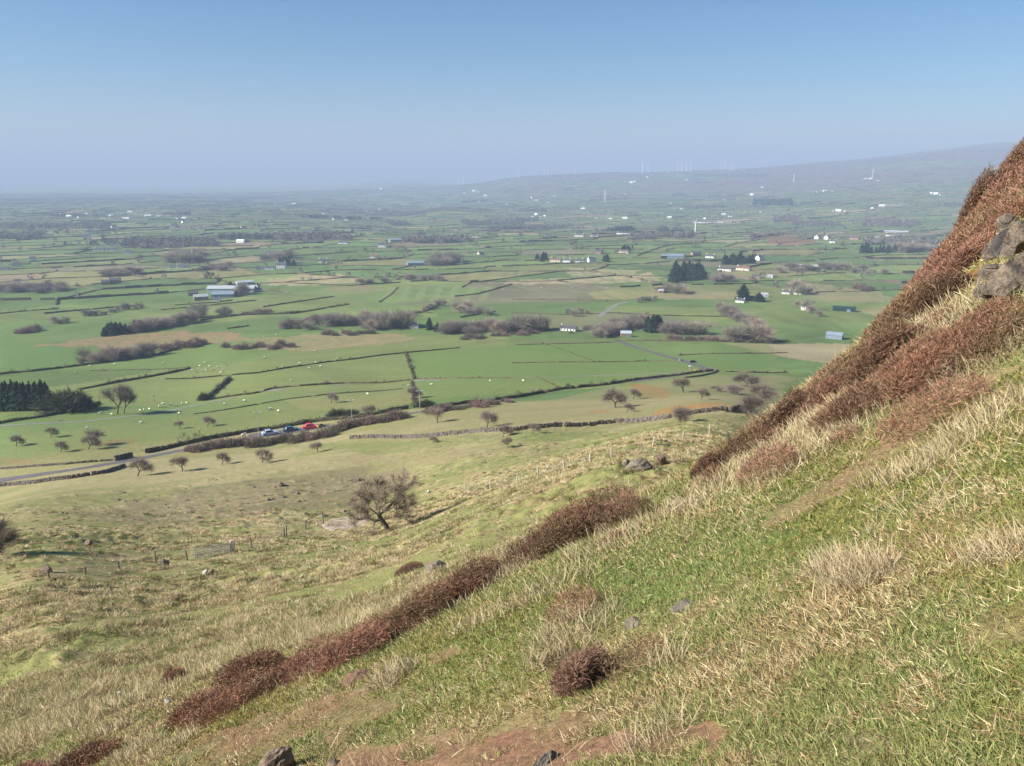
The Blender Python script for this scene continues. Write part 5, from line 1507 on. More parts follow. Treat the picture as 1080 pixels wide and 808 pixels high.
# ------------------------------------------------------------------ cars
def car_mesh(paint, van=False):
    X = [(-2.1, .55, .72), (-2.12, .85, .80), (-1.95, 1.0, .84), (-1.5, 1.05, .86), (.75, .98, .87), (1.7, .88, .82), (2.1, .72, .72), (2.12, .5, .70)]
    mb = MB()
    def ring(sec):
        return sec
    secs = []
    for x, zt, w in X:
        secs.append([(x, -w, .32), (x, -w * 1.02, (zt + .32) / 2), (x, -w * .95, zt), (x, w * .95, zt), (x, w * 1.02, (zt + .32) / 2), (x, w, .32)])
    o = 0
    for s in secs: mb.v += s
    n = len(secs)
    for i in range(n - 1):
        for k in range(5):
            a = i * 6 + k; mb.f.append((a, a + 6, a + 7, a + 1)); mb.m.append(0)
        mb.f.append((i * 6 + 5, i * 6 + 11, i * 6 + 6, i * 6)); mb.m.append(0)
    mb.f.append(tuple(range(5, -1, -1))); mb.m.append(0)
    mb.f.append(tuple((n - 1) * 6 + k for k in range(6))); mb.m.append(0)
    rt = 1.5 if not van else 1.95; xr = (-1.55, -1.15, .1, .85) if not van else (-2.0, -1.9, .6, 1.35)
    g = MB(); zb = 1.0
    g.v += [(xr[0], -.74, zb), (xr[3], -.74, zb), (xr[2], -.60, rt), (xr[1], -.60, rt), (xr[0], .74, zb), (xr[3], .74, zb), (xr[2], .60, rt), (xr[1], .60, rt)]
    g.f += [(0, 1, 2, 3), (5, 4, 7, 6), (1, 5, 6, 2), (4, 0, 3, 7), (3, 2, 6, 7)]; g.m += [0] * 5
    r = MB(); r.box(((xr[1] + xr[2]) / 2, 0, rt + .025), (xr[2] - xr[1] + .12, 1.26, .06), 0, 0, .92)
    for sx in (xr[1], xr[2]):
        for sy in (-1, 1):
            r.tube((xr[0] if sx == xr[1] else xr[3], sy * .745, zb - .03), (sx, sy * .61, rt), .045, .04, 5)
    parts = [('body', mb.mesh('body', paint)), ('window', g.mesh('window', M_GLASS)), ('roof', r.mesh('roof', paint))]
    t = MB(); t.tube((0, -.11, 0), (0, .11, 0), .32, .32, 18); h = MB(); h.tube((0, -.12, 0), (0, .12, 0), .2, .2, 14)
    tm_, hm_ = t.mesh('tyre', M_TYRE), h.mesh('rim', M_RIM)
    l = MB(); l.box((2.08, 0, .66), (.10, .34, .16))
    return parts, tm_, hm_, l.mesh('headlight', M_LAMP)


def car(u, v, paint, label, rot, rmin=200, van=False, scale=1.0):
    parts, t, h, l = car_mesh(paint, van)
    p = hit(u, v, rmin); p.z += .1
    e = thing('parked_car', parts, p, rot, scale, label, 'car', 'cars parked beside the road')
    for sx in (-1.32, 1.32):
        for sy in (-.78, .78):
            w = new_obj('wheel', t, e, (sx, sy, .32)); new_obj('rim', h, w)
    for sy in (-.5, .5):
        new_obj('headlight', l, e, (0, sy, 0))


def paint(name, c, metal=.2): return mat(name, c, .28, spec=.6, metal=metal)


car(285, 459, paint('pale_blue_paint', (.38, .50, .66)), 'pale blue car with shining windscreen, half behind scrub in the car park', .5, scale=1.32)
car(307, 455.5, paint('dark_blue_paint', (.03, .09, .18)), 'dark blue car parked between the pale blue and the red car', .4, scale=1.32)
car(328, 452.5, paint('red_paint', (.62, .02, .06), 0), 'bright red car parked beside the road', .25, scale=1.32)
car(338.5, 450.5, paint('yellow_paint', (.40, .27, .05), 0), 'small yellow car just right of the red one', .9, scale=.85)
car(717, 380.5, paint('silver_paint', (.30, .31, .33)), 'grey car on the far road above the bend', 1.2)
car(731, 382.5, paint('black_paint', (.012, .012, .014)), 'black car on the verge above the bend', .5)


# yellow grit bin and sign at the bend
def bend_furniture():
    p = hit(734, 392, 250)
    b = MB(); b.box((0, 0, .45), (1.8, 1.1, .9), 0, 0, 1.08); l = MB(); l.box((0, 0, 1.0), (2.0, 1.25, .22), 0, 0, .7)
    y = mat('yellow_plastic', (.40, .29, .04), .5)
    thing('grit_bin', [('bin', b.mesh('bin', y)), ('lid', l.mesh('lid', y))], p, .2, 1.0, 'yellow grit bin on the verge inside the road bend', 'grit bin')
    p = hit(727, 391, 250)
    a = MB(); a.tube((0, 0, -.2), (0, 0, 3.0), .07, .07, 6); s = MB(); s.box((0, -.1, 2.7), (1.3, .06, .9))
    thing('road_sign', [('post', a.mesh('post', M_POSTL)), ('sign_plate', s.mesh('sign_plate', M_LAMP))], p, 0, None, 'pale blank sign on a post left of the yellow grit bin', 'sign')
    p = hit(769, 392, 250)


bend_furniture()

# ------------------------------------------------------------------ sheep
def sheep_mesh():
    rg = np.random.default_rng(9)
    V = []; F = []
    secs = [(-.52, .62, .05), (-.50, .62, .17), (-.36, .62, .27), (-.1, .61, .30), (.2, .62, .29), (.4, .66, .24), (.52, .74, .16), (.60, .84, .125), (.72, .86, .105), (.84, .80, .08), (.92, .76, .04)]
    K = 10
    for x, zc, r in secs:
        for k in range(K):
            t = 2 * math.pi * k / K
            V.append((x, math.sin(t) * r * .92, zc + math.cos(t) * r))
    n = len(secs)
    for i in range(n - 1):
        for k in range(K):
            F.append((i * K + k, i * K + (k + 1) % K, (i + 1) * K + (k + 1) % K, (i + 1) * K + k))
    F.append(tuple(range(K - 1, -1, -1))); F.append(tuple((n - 1) * K + k for k in range(K)))
    m = [0] * len(F)
    for j in range(len(F)):
        if j // K >= 7: m[j] = 1
    b = MB(); b.v = V; b.f = F; b.m = m
    for sx in (-.34, .32):
        for sy in (-.14, .14):
            b.tube((sx, sy, .5), (sx + .02, sy, .22), .07, .04, 6, 1, False); b.tube((sx + .02, sy, .22), (sx, sy, -.03), .04, .035, 6, 1, True)
    for sy in (-.1, .1):
        b.tube((.70, sy, .93), (.66, sy * 2.2, .92), .035, .02, 5, 1)
    return b.mesh('sheep', [M_SHEEP, M_SHEEPF], True)


SM = sheep_mesh()


def flock(pts, fmt, group, rmin=200):
    pts = sorted(pts); O = ords(len(pts))
    for k, (u, v) in enumerate(pts):
        p = hit(u, v, rmin)
        tag(new_obj('sheep', SM, None, p, rng.random() * 6.28, 1.1 * (.9 + .35 * rng.random())), fmt.replace('#', O[k]), 'sheep', group)


flock([(203, 391), (207, 393), (211, 387), (213, 392), (217, 391), (221, 387), (225, 391), (229, 388), (235, 391), (239, 386), (216, 383), (233, 394)],
      '# sheep of the flock grazing above the diagonal field wall', 'flock above the diagonal wall')
flock([(148, 434), (152, 433), (158, 433), (168, 430), (174, 430), (180, 428), (186, 429), (192, 427), (197, 426), (172, 427)],
      '# sheep beside the pale lane right of the wispy tree', 'flock by the pale lane')
flock([(316, 384), (326, 389), (333, 383), (338, 387), (353, 381), (355, 379), (298, 388), (279, 378), (332, 371), (352, 371)],
      '# sheep in the long green field right of the diagonal wall', 'flock in the long field')
flock([(149, 447), (189, 437), (237, 427), (92, 453), (106, 437), (118, 438), (63, 444)], '# sheep scattered on the left pasture under the pale lane', 'sheep of the left pasture')
flock([(284, 433), (294, 435), (286, 432), (258, 424)], '# sheep above the parked cars, beside the tall hedge', 'sheep above the cars')
flock([(307, 402), (425, 407), (455, 407), (517, 403), (388, 417), (552, 403), (431, 408)], '# sheep in the lower fields between lane and roadside hedge', 'sheep of the lower fields')
flock([(110, 391), (79, 394), (172, 384), (121, 385), (95, 387)], '# sheep in the field under the hedge with tall bare trees', 'sheep under the tall hedge')
flock([(530, 306), (552, 304), (563, 305), (571, 304), (590, 305), (603, 304), (628, 305), (640, 304)], '# tiny sheep in the wide bright field above the bungalow', 'sheep above the bungalow', 400)
flock([(278, 356), (291, 354), (262, 365)], '# pale sheep on the tan ground right of the brown bog', 'sheep on the tan ground', 300)
tag(new_obj('sheep', SM, None, hit(257, 461, 200), 1.0, 1.6), 'sheep-sized white animal at the left end of the car park scrub', 'sheep')


# ------------------------------------------------------------------ fences
def fence(pts, hpx, label, wires=(.35, .7, 1.0), rmin=50, mat_post=None, rails=False, r=.06, thick=None, skip=(), lean=.06):
    P = [hit(u, v, rmin) for u, v in pts]
    e = thing('post_fence', [], P[0], 0, None, label, 'fence')
    base = P[0]; tops = []
    for k, p in enumerate(P):
        H = 1.15 * (hpx[k] if hasattr(hpx, '__len__') else hpx) * pxm(p); rr = 1.35 * (thick[k] if thick else r)
        b = MB(); q = p - base; ln = (random.gauss(0, lean), random.gauss(0, lean))
        b.tube(q - Vector((0, 0, .3)), q + Vector((ln[0] * H, ln[1] * H, H)), rr, rr * .9, 7)
        new_obj('post', b.mesh('post', mat_post or M_POST), e); tops.append((q, H))
    for w in wires:
        b = MB()
        for k, ((q0, h0), (q1, h1)) in enumerate(zip(tops[:-1], tops[1:])):
            if k in skip: continue
            a, c = q0 + Vector((0, 0, h0 * w * .95)), q1 + Vector((0, 0, h1 * w * .95))
            if rails: b.tube(a, c, .05, .05, 6)
            else: b.tube(a, c, .012, .012, 4)
        if b.v: new_obj('rail' if rails else 'wire', b.mesh('rail' if rails else 'wire', mat_post if rails and mat_post else M_POST if rails else M_WIRE), e)
    return e


fence([(52, 610), (90, 606), (126, 600), (164, 594), (198, 591)], [9, 8, 8, 13, 11], 'broken wire fence of thin dark posts left of the metal gate', (.5, .9), 55)
fence([(302, 565), (322, 558), (341, 553)], [10, 9, 13], 'dark wooden rail fence at the left end of the gravel patch', (.92,), 60, None, True, .08, None, (0,))
fence([(246, 583), (266, 578), (300, 566)], [12, 11, 9], 'thin wire fence from the stout gatepost towards the gravel patch', (.3, .6, .9), 60, None, False, .07)
fence([(491, 521), (517, 517), (545, 510), (568, 503), (595, 496), (623, 489), (645, 482), (688, 470), (720, 464), (748, 461)], [11, 10, 10, 10, 10, 9, 9, 9, 9, 12],
      'line of pale fence posts climbing right across the hill foot', (.4, .75), 60, M_POSTL, False, .06)
fence([(127, 741), (143, 737)], [11, 9], 'two short pale posts in the grass at lower left', (.8,), 16, M_POSTL, False, .035)


def gate():
    a, b = hit(206, 590, 55), hit(243, 583, 55)
    e = thing('field_gate', [], a, 0, None, 'grey metal field gate with mesh, hung on a stout pale post', 'gate')
    d = b - a; H = 11.5 * pxm(a)
    f = MB(); bars = MB(); up = Vector((0, 0, 1))
    for t in (0, .5, 1.0):
        f.tube(d * t + up * .12, d * t + up * H, .04, .04, 6)
    for hgt in (.12, .3, .48, .66, .84, 1.0):
        f.tube(up * H * hgt, d + up * H * hgt, .032, .032, 6)
    for k in range(1, 14):
        bars.tube(d * (k / 14) + up * .12, d * (k / 14) + up * H * .9, .012, .012, 4)
    f.tube(up * .15, d * .5 + up * H, .03, .03, 5); f.tube(d * .5 + up * H, d + up * .15, .03, .03, 5)
    new_obj('gate_frame', f.mesh('gate_frame', M_STEEL), e); new_obj('mesh_panel', bars.mesh('mesh_panel', M_WIRE), e)
    p = MB(); q = d * 1.05; p.tube(q - up * .3, q + up * H * 1.25, .17, .15, 9)
    new_obj('gatepost', p.mesh('gatepost', M_POSTL), e)


gate()
# ------------------------------------------------------------------ rocks
def rock_mesh(seed, sx, sy, sz, m, cuts=11, name='rock', sub=4):
    import bmesh
    bm = bmesh.new(); bmesh.ops.create_icosphere(bm, subdivisions=sub, radius=1)
    rs = np.random.default_rng(seed)
    planes = [(Vector(rs.normal(size=3)).normalized(), rs.uniform(.5, .82)) for _ in range(cuts)]
    for v in bm.verts:
        c = v.co.copy()
        for n, d in planes:
            k = c.dot(n)
            if k > d: c -= n * (k - d) * .92
        s = .14 * (float(vnoise(np.array([c.x * 3 + 9]), np.array([c.y * 3 + c.z * 5]), seed)[0]) - .5) + .09 * (float(vnoise(np.array([c.x * 9 + 9]), np.array([c.y * 9 + c.z * 13]), seed + 1)[0]) - .5)
        c *= 1 + s
        v.co = (c.x * sx, c.y * sy, c.z * sz)
    me = bpy.data.meshes.new(name); bm.to_mesh(me); bm.free(); me.materials.append(m)
    me.polygons.foreach_set('use_smooth', [False] * len(me.polygons))
    return me


def rock(u, v, wpx, hpx, label, m, rmin, sink=.3, seed=0, dep=.8, rot=0.0, name='rock', tilt=0.0, cat='rock'):
    p = hit_near(u, v, rmin, 20 if rmin < 15 else 160); k = pxm(p)
    me = rock_mesh(seed or int(u * 7 + v), wpx * k * .5, wpx * k * .5 * dep, hpx * k * .62, m, name=name)
    o = new_obj(name, me, None, p + Vector((0, 0, hpx * k * (.5 - sink))), rot)
    o.rotation_euler[1] = tilt
    tag(o, label, cat)
    return o


rock(461, 602, 26, 14, 'rounded grey boulder above the heather, right of the lone hawthorn', M_ROCK, 20, .2)
rock(676, 495, 34, 13, 'long grey slab of rock lying on the grass beyond the heather gap', M_ROCK, 30, .25, 0, .7, .2, 'rock', -.25)
rock(697, 488, 15, 12, 'brown pointed rock at the right end of the grey slab', M_ROCKB, 30, .25, 0, .9, .4)
rock(660, 491, 10, 8, 'small mossy rock left of the grey slab', M_ROCK, 30, .2)
rock(733, 489, 22, 16, 'broken grey stones at the left tip of the heather bank', M_ROCK, 14, .25)
rock(370, 533, 10, 10, 'grey boulder touching the left of the lone hawthorn crown', M_ROCK, 60, .2)
rock(376, 492, 17, 7, 'dark flat rock on the stony ground above the lone hawthorn', M_ROCKB, 70, .25)
rock(296, 503, 8, 6, 'dark round rock on the stony slope below the car park', M_ROCKB, 70, .2)
rock(217, 607, 9, 7, 'lit half, painted pale, of the two-toned rock below the metal gate', M_LICHEN_LIT, 40, .2)  # sunlit side of one rock, put in as a pale body
rock(223, 607, 9, 9, 'shaded half, painted dark, of the two-toned rock below the metal gate', M_ROCKB, 40, .2)  # shaded side of the same rock, put in as a darker body
rock(172, 597, 14, 8, 'heap-like grey stone by the broken wire fence', M_ROCK, 50, .2)
rock(93, 575, 10, 7, 'brown rock alone in the grass at left', M_ROCKB, 50, .25)
rock(50, 604, 14, 11, 'brown rock by the tree shadow at the left picture edge', M_ROCKB, 45, .25)
rock(56, 613, 8, 5, 'small rock below the brown one by the tree shadow', M_ROCKB, 45, .2)
rock(162, 580, 5, 5, 'small dark stone above the broken fence', M_ROCKB, 50, .2)
rock(452, 520, 5, 5, 'small white stone in the grass right of the lone hawthorn', M_LICHEN_LIT, 60, .2)
rock(400, 478, 6, 4, 'small pale stone on the pasture above the lone hawthorn', M_ROCK, 80, .2)
rock(432, 655, 26, 14, 'grey rock jutting from the lower edge of the heather band', M_ROCK, 8, .35, 0, .8, .3)
rock(449, 658, 9, 13, 'narrow dark rock right of the jutting grey one', M_ROCKB, 8, .3)
rock(368, 686, 20, 20, 'dark pointed rock under the heather band left of the brown mound', M_ROCKB, 7, .35)
rock(194, 713, 13, 15, 'pale grey rock set in the heather at lower left', M_ROCK, 7, .3)
rock(178, 741, 9, 8, 'whitish stone below the pale grey rock at lower left', M_LICHEN_LIT, 7, .25)
rock(218, 701, 8, 7, 'small grey stone in heather right of the pale grey rock', M_ROCK, 7, .25)
rock(296, 815, 50, 40, 'large brown slab tilting up at the bottom picture edge', M_ROCKB, 3, .35, 5, .5, .5, 'rock', -.5)
rock(572, 808, 52, 14, 'grey narrow stone in the bare earth at the bottom edge', M_ROCK, 2.5, .45, 9, .35, .9)
rock(722, 640, 34, 11, 'grey rock slab showing through grass, upper right of two', M_ROCK, 3, .52, 3, .8, .4, 'rock', -.3)
rock(668, 659, 24, 10, 'grey rock slab showing through grass, lower left of two', M_ROCK, 3, .52, 4, .8, .4, 'rock', -.3)
rock(351, 806, 14, 8, 'small dark stone in the bare earth right of the brown slab', M_ROCKB, 3, .3)
# molehill
rock(380, 717, 38, 13, 'rounded brown mound of bare soil below the heather band', mat('bare_soil', (.15, .092, .062), .98, .25, 14, bump=.8), 6, .38, 6, .9, 0, 'earth_mound', 0, 'mound')
# outcrop on the right
rock(1074, 302, 78, 56, 'big brown rock face on the upper right of the heather bank', M_OUTCROP, 8, .5, 12, .8, .3, 'rock_outcrop', -.6, 'rock face')
rock(1086, 254, 74, 56, 'upper rock face with a dark crack at the right picture edge', M_OUTCROP, 8, .45, 13, .8, .2, 'rock_outcrop', -.7, 'rock face')
rock(1062, 264, 40, 34, 'dark grey fissured rock between the two brown rock faces', mat('dark_rock', (.055, .05, .05), .95, .5, 6, bump=.9), 8, .5, 14, .6, .2, 'rock_outcrop', .6, 'rock')
rock(1024, 278, 22, 15, 'white lichen-covered stone on the heather bank', M_LICHEN_LIT, 8, .1, 15, .5, 0, 'rock', -.5)
rock(1028, 292, 32, 18, 'rusty orange rock under the white lichen stone', mat('orange_rock', (.22, .115, .05), .95, .5, 8, bump=.7), 8, .5, 16, .6, 0, 'rock', -.5)
rock(1027, 207, 4, 4, 'tiny white stone on the skyline of the heather bank, upper', M_LICHEN_LIT, 8, 0)
rock(1022, 224, 4, 5, 'tiny white stone on the skyline of the heather bank, lower', M_LICHEN_LIT, 8, 0)


rock(1044, 292, 34, 26, 'angular grey-brown block at the left of the big brown rock face', M_OUTCROP, 8, .4, 31, .9, .5, 'rock', -.5)
rock(1052, 268, 30, 22, 'cracked block above the big brown rock face, beside the dark fissured rock', M_OUTCROP, 8, .4, 32, .9, .2, 'rock', -.6)
rock(1040, 312, 28, 18, 'small brown block under the left end of the rock face', M_OUTCROP, 8, .4, 33, .9, .9, 'rock', -.4)
rock(1064, 240, 28, 22, 'weathered block left of the upper rock face', M_OUTCROP, 8, .4, 34, .9, .9, 'rock', -.6)


# stones strewn on the hill foot
pts = []
for k in range(90):
    u = rng.uniform(60, 440); v = rng.uniform(500, 548)
    if abs(v - (556 - (u - 60) * .13)) < 30: pts.append((u, v))
pts = pts[:44]
_sr = [rock_mesh(900 + k, .5, .42, .34, M_ROCKB if k % 2 else M_ROCK, sub=2) for k in range(4)]
for k, (u, v) in enumerate(sorted(pts)):
    p = hit(u, v, 60)
    tag(new_obj('stone', _sr[k % 4], None, p, rng.random() * 6, .6 + .8 * rng.random()), 'small dark stone strewn on the stony ground between road wall and fence', 'stone', 'stones strewn on the hill foot')


# ------------------------------------------------------------------ heather
def in_img(x, y, z):
    """pixel of a world point (used only to keep clumps off bare places while laying out)"""
    f = y * CP - z * SP
    return 540 + FPX * x / f, 404 - FPX * (y * SP + z * CP) / f


HB = [  # centre line of the heather along the brow: pixel of the stems, half-width (m)
    [(1085, 208, 1.0), (1050, 222, .9), (1024, 246, .6), (1012, 286, .8), (985, 338, 1.3), (945, 384, 1.5), (905, 415, 1.5), (862, 442, 1.3), (820, 467, 1.1), (778, 490, .85), (738, 508, .55)],
    [(672, 542, .16), (655, 552, .28), (620, 572, .46), (580, 594, .60), (540, 612, .62), (495, 640, .50), (450, 664, .40), (410, 682, .36), (370, 699, .36), (330, 714, .34), (290, 728, .36), (255, 742, .36), (225, 750, .3), (195, 758, .3)],
    [(130, 788, .22), (100, 802, .28), (60, 818, .3), (10, 838, .3)],
]
HS = [(655, 705, .16), (600, 690, .12), (600, 650, .10), (1010, 345, .6), (1050, 350, .5), (990, 365, .5), (960, 385, .5), (930, 408, .4), (960, 412, .35), (900, 432, .3),
      (640, 575, .15), (1000, 390, .25)]


def sprigs(cx, cy, W, H, n, dist, rg, pal, light=.14):
    """one rounded heather clump: many short fine twigs filling a low dome"""
    a = rg.random(n) * 6.283; q = np.sqrt(rg.random(n))
    x = cx + np.cos(a) * q * W; y = cy + np.sin(a) * q * W
    top = H * np.sqrt(np.clip(1 - .80 * q * q, .05, 1))
    f = rg.random(n) ** .65
    z = z_ground(x, y) - .02 + top * f * .86
    d = np.column_stack((np.cos(a) * q * .7 + rg.normal(0, .75, n), np.sin(a) * q * .7 + rg.normal(0, .75, n), .45 + .45 * rg.random(n)))
    c = np.minimum(pal[rg.integers(0, len(pal), n)] * np.array((1.12, .99, .95)), .5) * (.55 + .8 * rg.random((n, 1)))
    c = np.where(rg.random((n, 1)) < light, np.array((.30, .215, .135)) * (.7 + .5 * rg.random((n, 1))), c)
    ln = (.024 + .048 * rg.random(n)) * min(1.3, max(.8, H / .3))
    wd = .0040 * (.7 + .6 * rg.random(n)) * min(2.4, max(.85, dist / 6))
    return np.column_stack((x, y, z)), d, ln, wd, c


PALS = [np.array([(.20, .116, .078), (.245, .142, .096), (.15, .09, .062)]), np.array([(.26, .148, .108), (.31, .18, .134), (.205, .124, .09)]),
        np.array([(.135, .105, .062), (.165, .128, .078), (.10, .078, .05)]), np.array([(.25, .19, .118), (.20, .14, .09), (.16, .112, .075)]),
        np.array([(.115, .078, .055), (.145, .095, .068), (.09, .064, .046)])]


BARE_ROCK = []
for _u, _v in ((1050, 290), (1070, 290), (1070, 250), (1085, 300), (1085, 250), (1030, 284)):
    _p = hit_near(_u, _v, 8, 20); BARE_ROCK.append((_p.x, _p.y))
straw = []


def build_heather():
    out = []
    rg = np.random.default_rng(515)

    def clump(x, y, W, H):
        dist = math.hypot(x, y)
        n = int(min(2400, 19000 * W * W * (9 / max(4, dist)) ** .5 + 160))
        out.append(sprigs(x, y, W, H, n, dist, rg, PALS[int(rg.choice(5, p=[.28, .22, .20, .14, .16]))]))
    for line in HB:
        P = [(hit_near(u, v, 5.0, 19, True), w) for u, v, w in line]
        for (a, wa), (b, wb) in zip(P[:-1], P[1:]):
            d = (b - a); L = max(.05, math.hypot(d.x, d.y)); nx, ny = -d.y / L, d.x / L
            for k in range(int(L * (wa + wb) * 22) + 1):
                t = rg.random(); w = wa * (1 - t) + wb * t; off = float(np.clip(rg.normal(0, .6), -1.3, 1.3)) * w
                x, y = a.x + d.x * t + nx * off, a.y + d.y * t + ny * off
                if fbm(np.array([x / .7]), np.array([y / .7]), 521, 2)[0] < (.455 if line is HB[0] else .445): straw.append((x, y)); continue
                if any((x - rx) ** 2 + (y - ry) ** 2 < .45 for rx, ry in BARE_ROCK): continue
                W = (.12 + .30 * rg.random() ** 1.7); H = (.13 + W * .75) * (.7 + .6 * rg.random()) * (1.3 if line is HB[1] and 2.0 > x > -1.2 else 1)
                clump(x, y, W, H)
    for u, v, rr in HS:
        p = hit_near(u, v, 2.5, 19)
        for k in range(int(10 * rr * rr) + 1):
            a = rg.random() * 6.28; q = math.sqrt(rg.random()) * rr
            W = .10 + .16 * rg.random()
            clump(p.x + math.cos(a) * q, p.y + math.sin(a) * q, W, W * (.7 + .5 * rg.random()))
    # a few darker brushes on the hill foot just beyond the brow
    B = [np.concatenate(z) for z in zip(*out)]
    print('heather twigs', len(B[0]), 'clumps', len(out))
    n = len(B[0])
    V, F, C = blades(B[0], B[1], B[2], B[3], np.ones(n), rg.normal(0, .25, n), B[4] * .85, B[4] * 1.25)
    tag(new_obj('heather', mesh_np('heather', V, F, M_HEATHER, C)), 'brown and purple winter heather along the brow of the near slope', 'heather', None, 'stuff')


build_heather()


def heather_bush(u, v, wpx, hpx, label, rmin=5.0, seed=0, col=(.10, .058, .045)):
    p = hit_near(u, v, rmin, 20 if rmin < 15 else 160); k = pxm(p); W = wpx * k; H = hpx * k
    rg = np.random.default_rng(seed + int(u)); out = []
    dist = p.length
    for k in range(7):                                   # a bush is several domes grown together
        a = rg.random() * 6.28; q = .55 * math.sqrt(rg.random()) if k else 0
        out.append(sprigs(p.x + math.cos(a) * q * W * .55, p.y + math.sin(a) * q * W * .5, W * (.24 + .12 * rg.random()), H * (.7 + .4 * rg.random()), 1500, dist, rg,
                          np.array([col, np.array(col) * 1.3, np.array(col) * .8])))
    B = [np.concatenate(z) for z in zip(*out)]; n = len(B[0])
    V, F, C = blades(B[0] - np.array(p), B[1], B[2], B[3], np.ones(n), rg.normal(0, .25, n), B[4] * .85, B[4] * 1.25)
    o = new_obj('heather_bush', mesh_np('heather_bush', V, F, M_HEATHER, C), None, p)
    return tag(o, label, 'heather bush', 'single heather bushes')


heather_bush(612, 722, 60, 48, 'brown heather bush alone in the grass of the near slope', 2.5, 0, (.20, .135, .10))
heather_bush(262, 720, 78, 46, 'large dark heather bush at the lower left end of the heather band', 6, 1, (.17, .105, .074))
heather_bush(183, 722, 30, 30, 'small round heather bush beside the pale grey rock, lower left', 6, 2, (.19, .108, .078))
heather_bush(590, 572, 66, 44, 'bushy purple-brown heather near the top of the band, left of the gap', 7, 3, (.24, .14, .106))
heather_bush(1022, 208, 34, 28, 'purple heather bush overhanging the skyline near the top right', 9, 4, (.21, .115, .098))
heather_bush(1068, 176, 50, 40, 'brown heather bush topmost on the right skyline', 9, 5, (.18, .118, .078))
heather_bush(990, 282, 34, 30, 'dark heather tuft on the skyline under the white lichen stone', 9, 6, (.13, .08, .06))
heather_bush(950, 415, 70, 40, 'reddish heather bush above the trodden path on the right', 6, 7, (.24, .14, .095))
heather_bush(430, 603, 30, 12, 'low dark heather tuft beside the rounded grey boulder', 18, 8, (.17, .11, .085))


for k, (u, v, w, h) in enumerate([(1050, 212, 40, 34), (1022, 238, 42, 60), (1010, 290, 30, 30), (988, 324, 40, 40), (950, 370, 44, 36), (912, 402, 60, 48), (864, 430, 46, 34), (826, 452, 54, 38), (782, 480, 44, 30), (744, 504, 36, 26)]):
    _o = ['topmost', 'second from top', 'third from top', 'fourth from top', 'fifth from top', 'sixth from top', 'seventh from top', 'third from bottom', 'second from bottom', 'lowest'][k]
    heather_bush(u, v, w, h, f'rounded heather bush standing proud of the right skyline, {_o}', 9, 40 + k, [(.17, .105, .078), (.14, .09, .062), (.20, .12, .09), (.115, .078, .055)][k % 4])


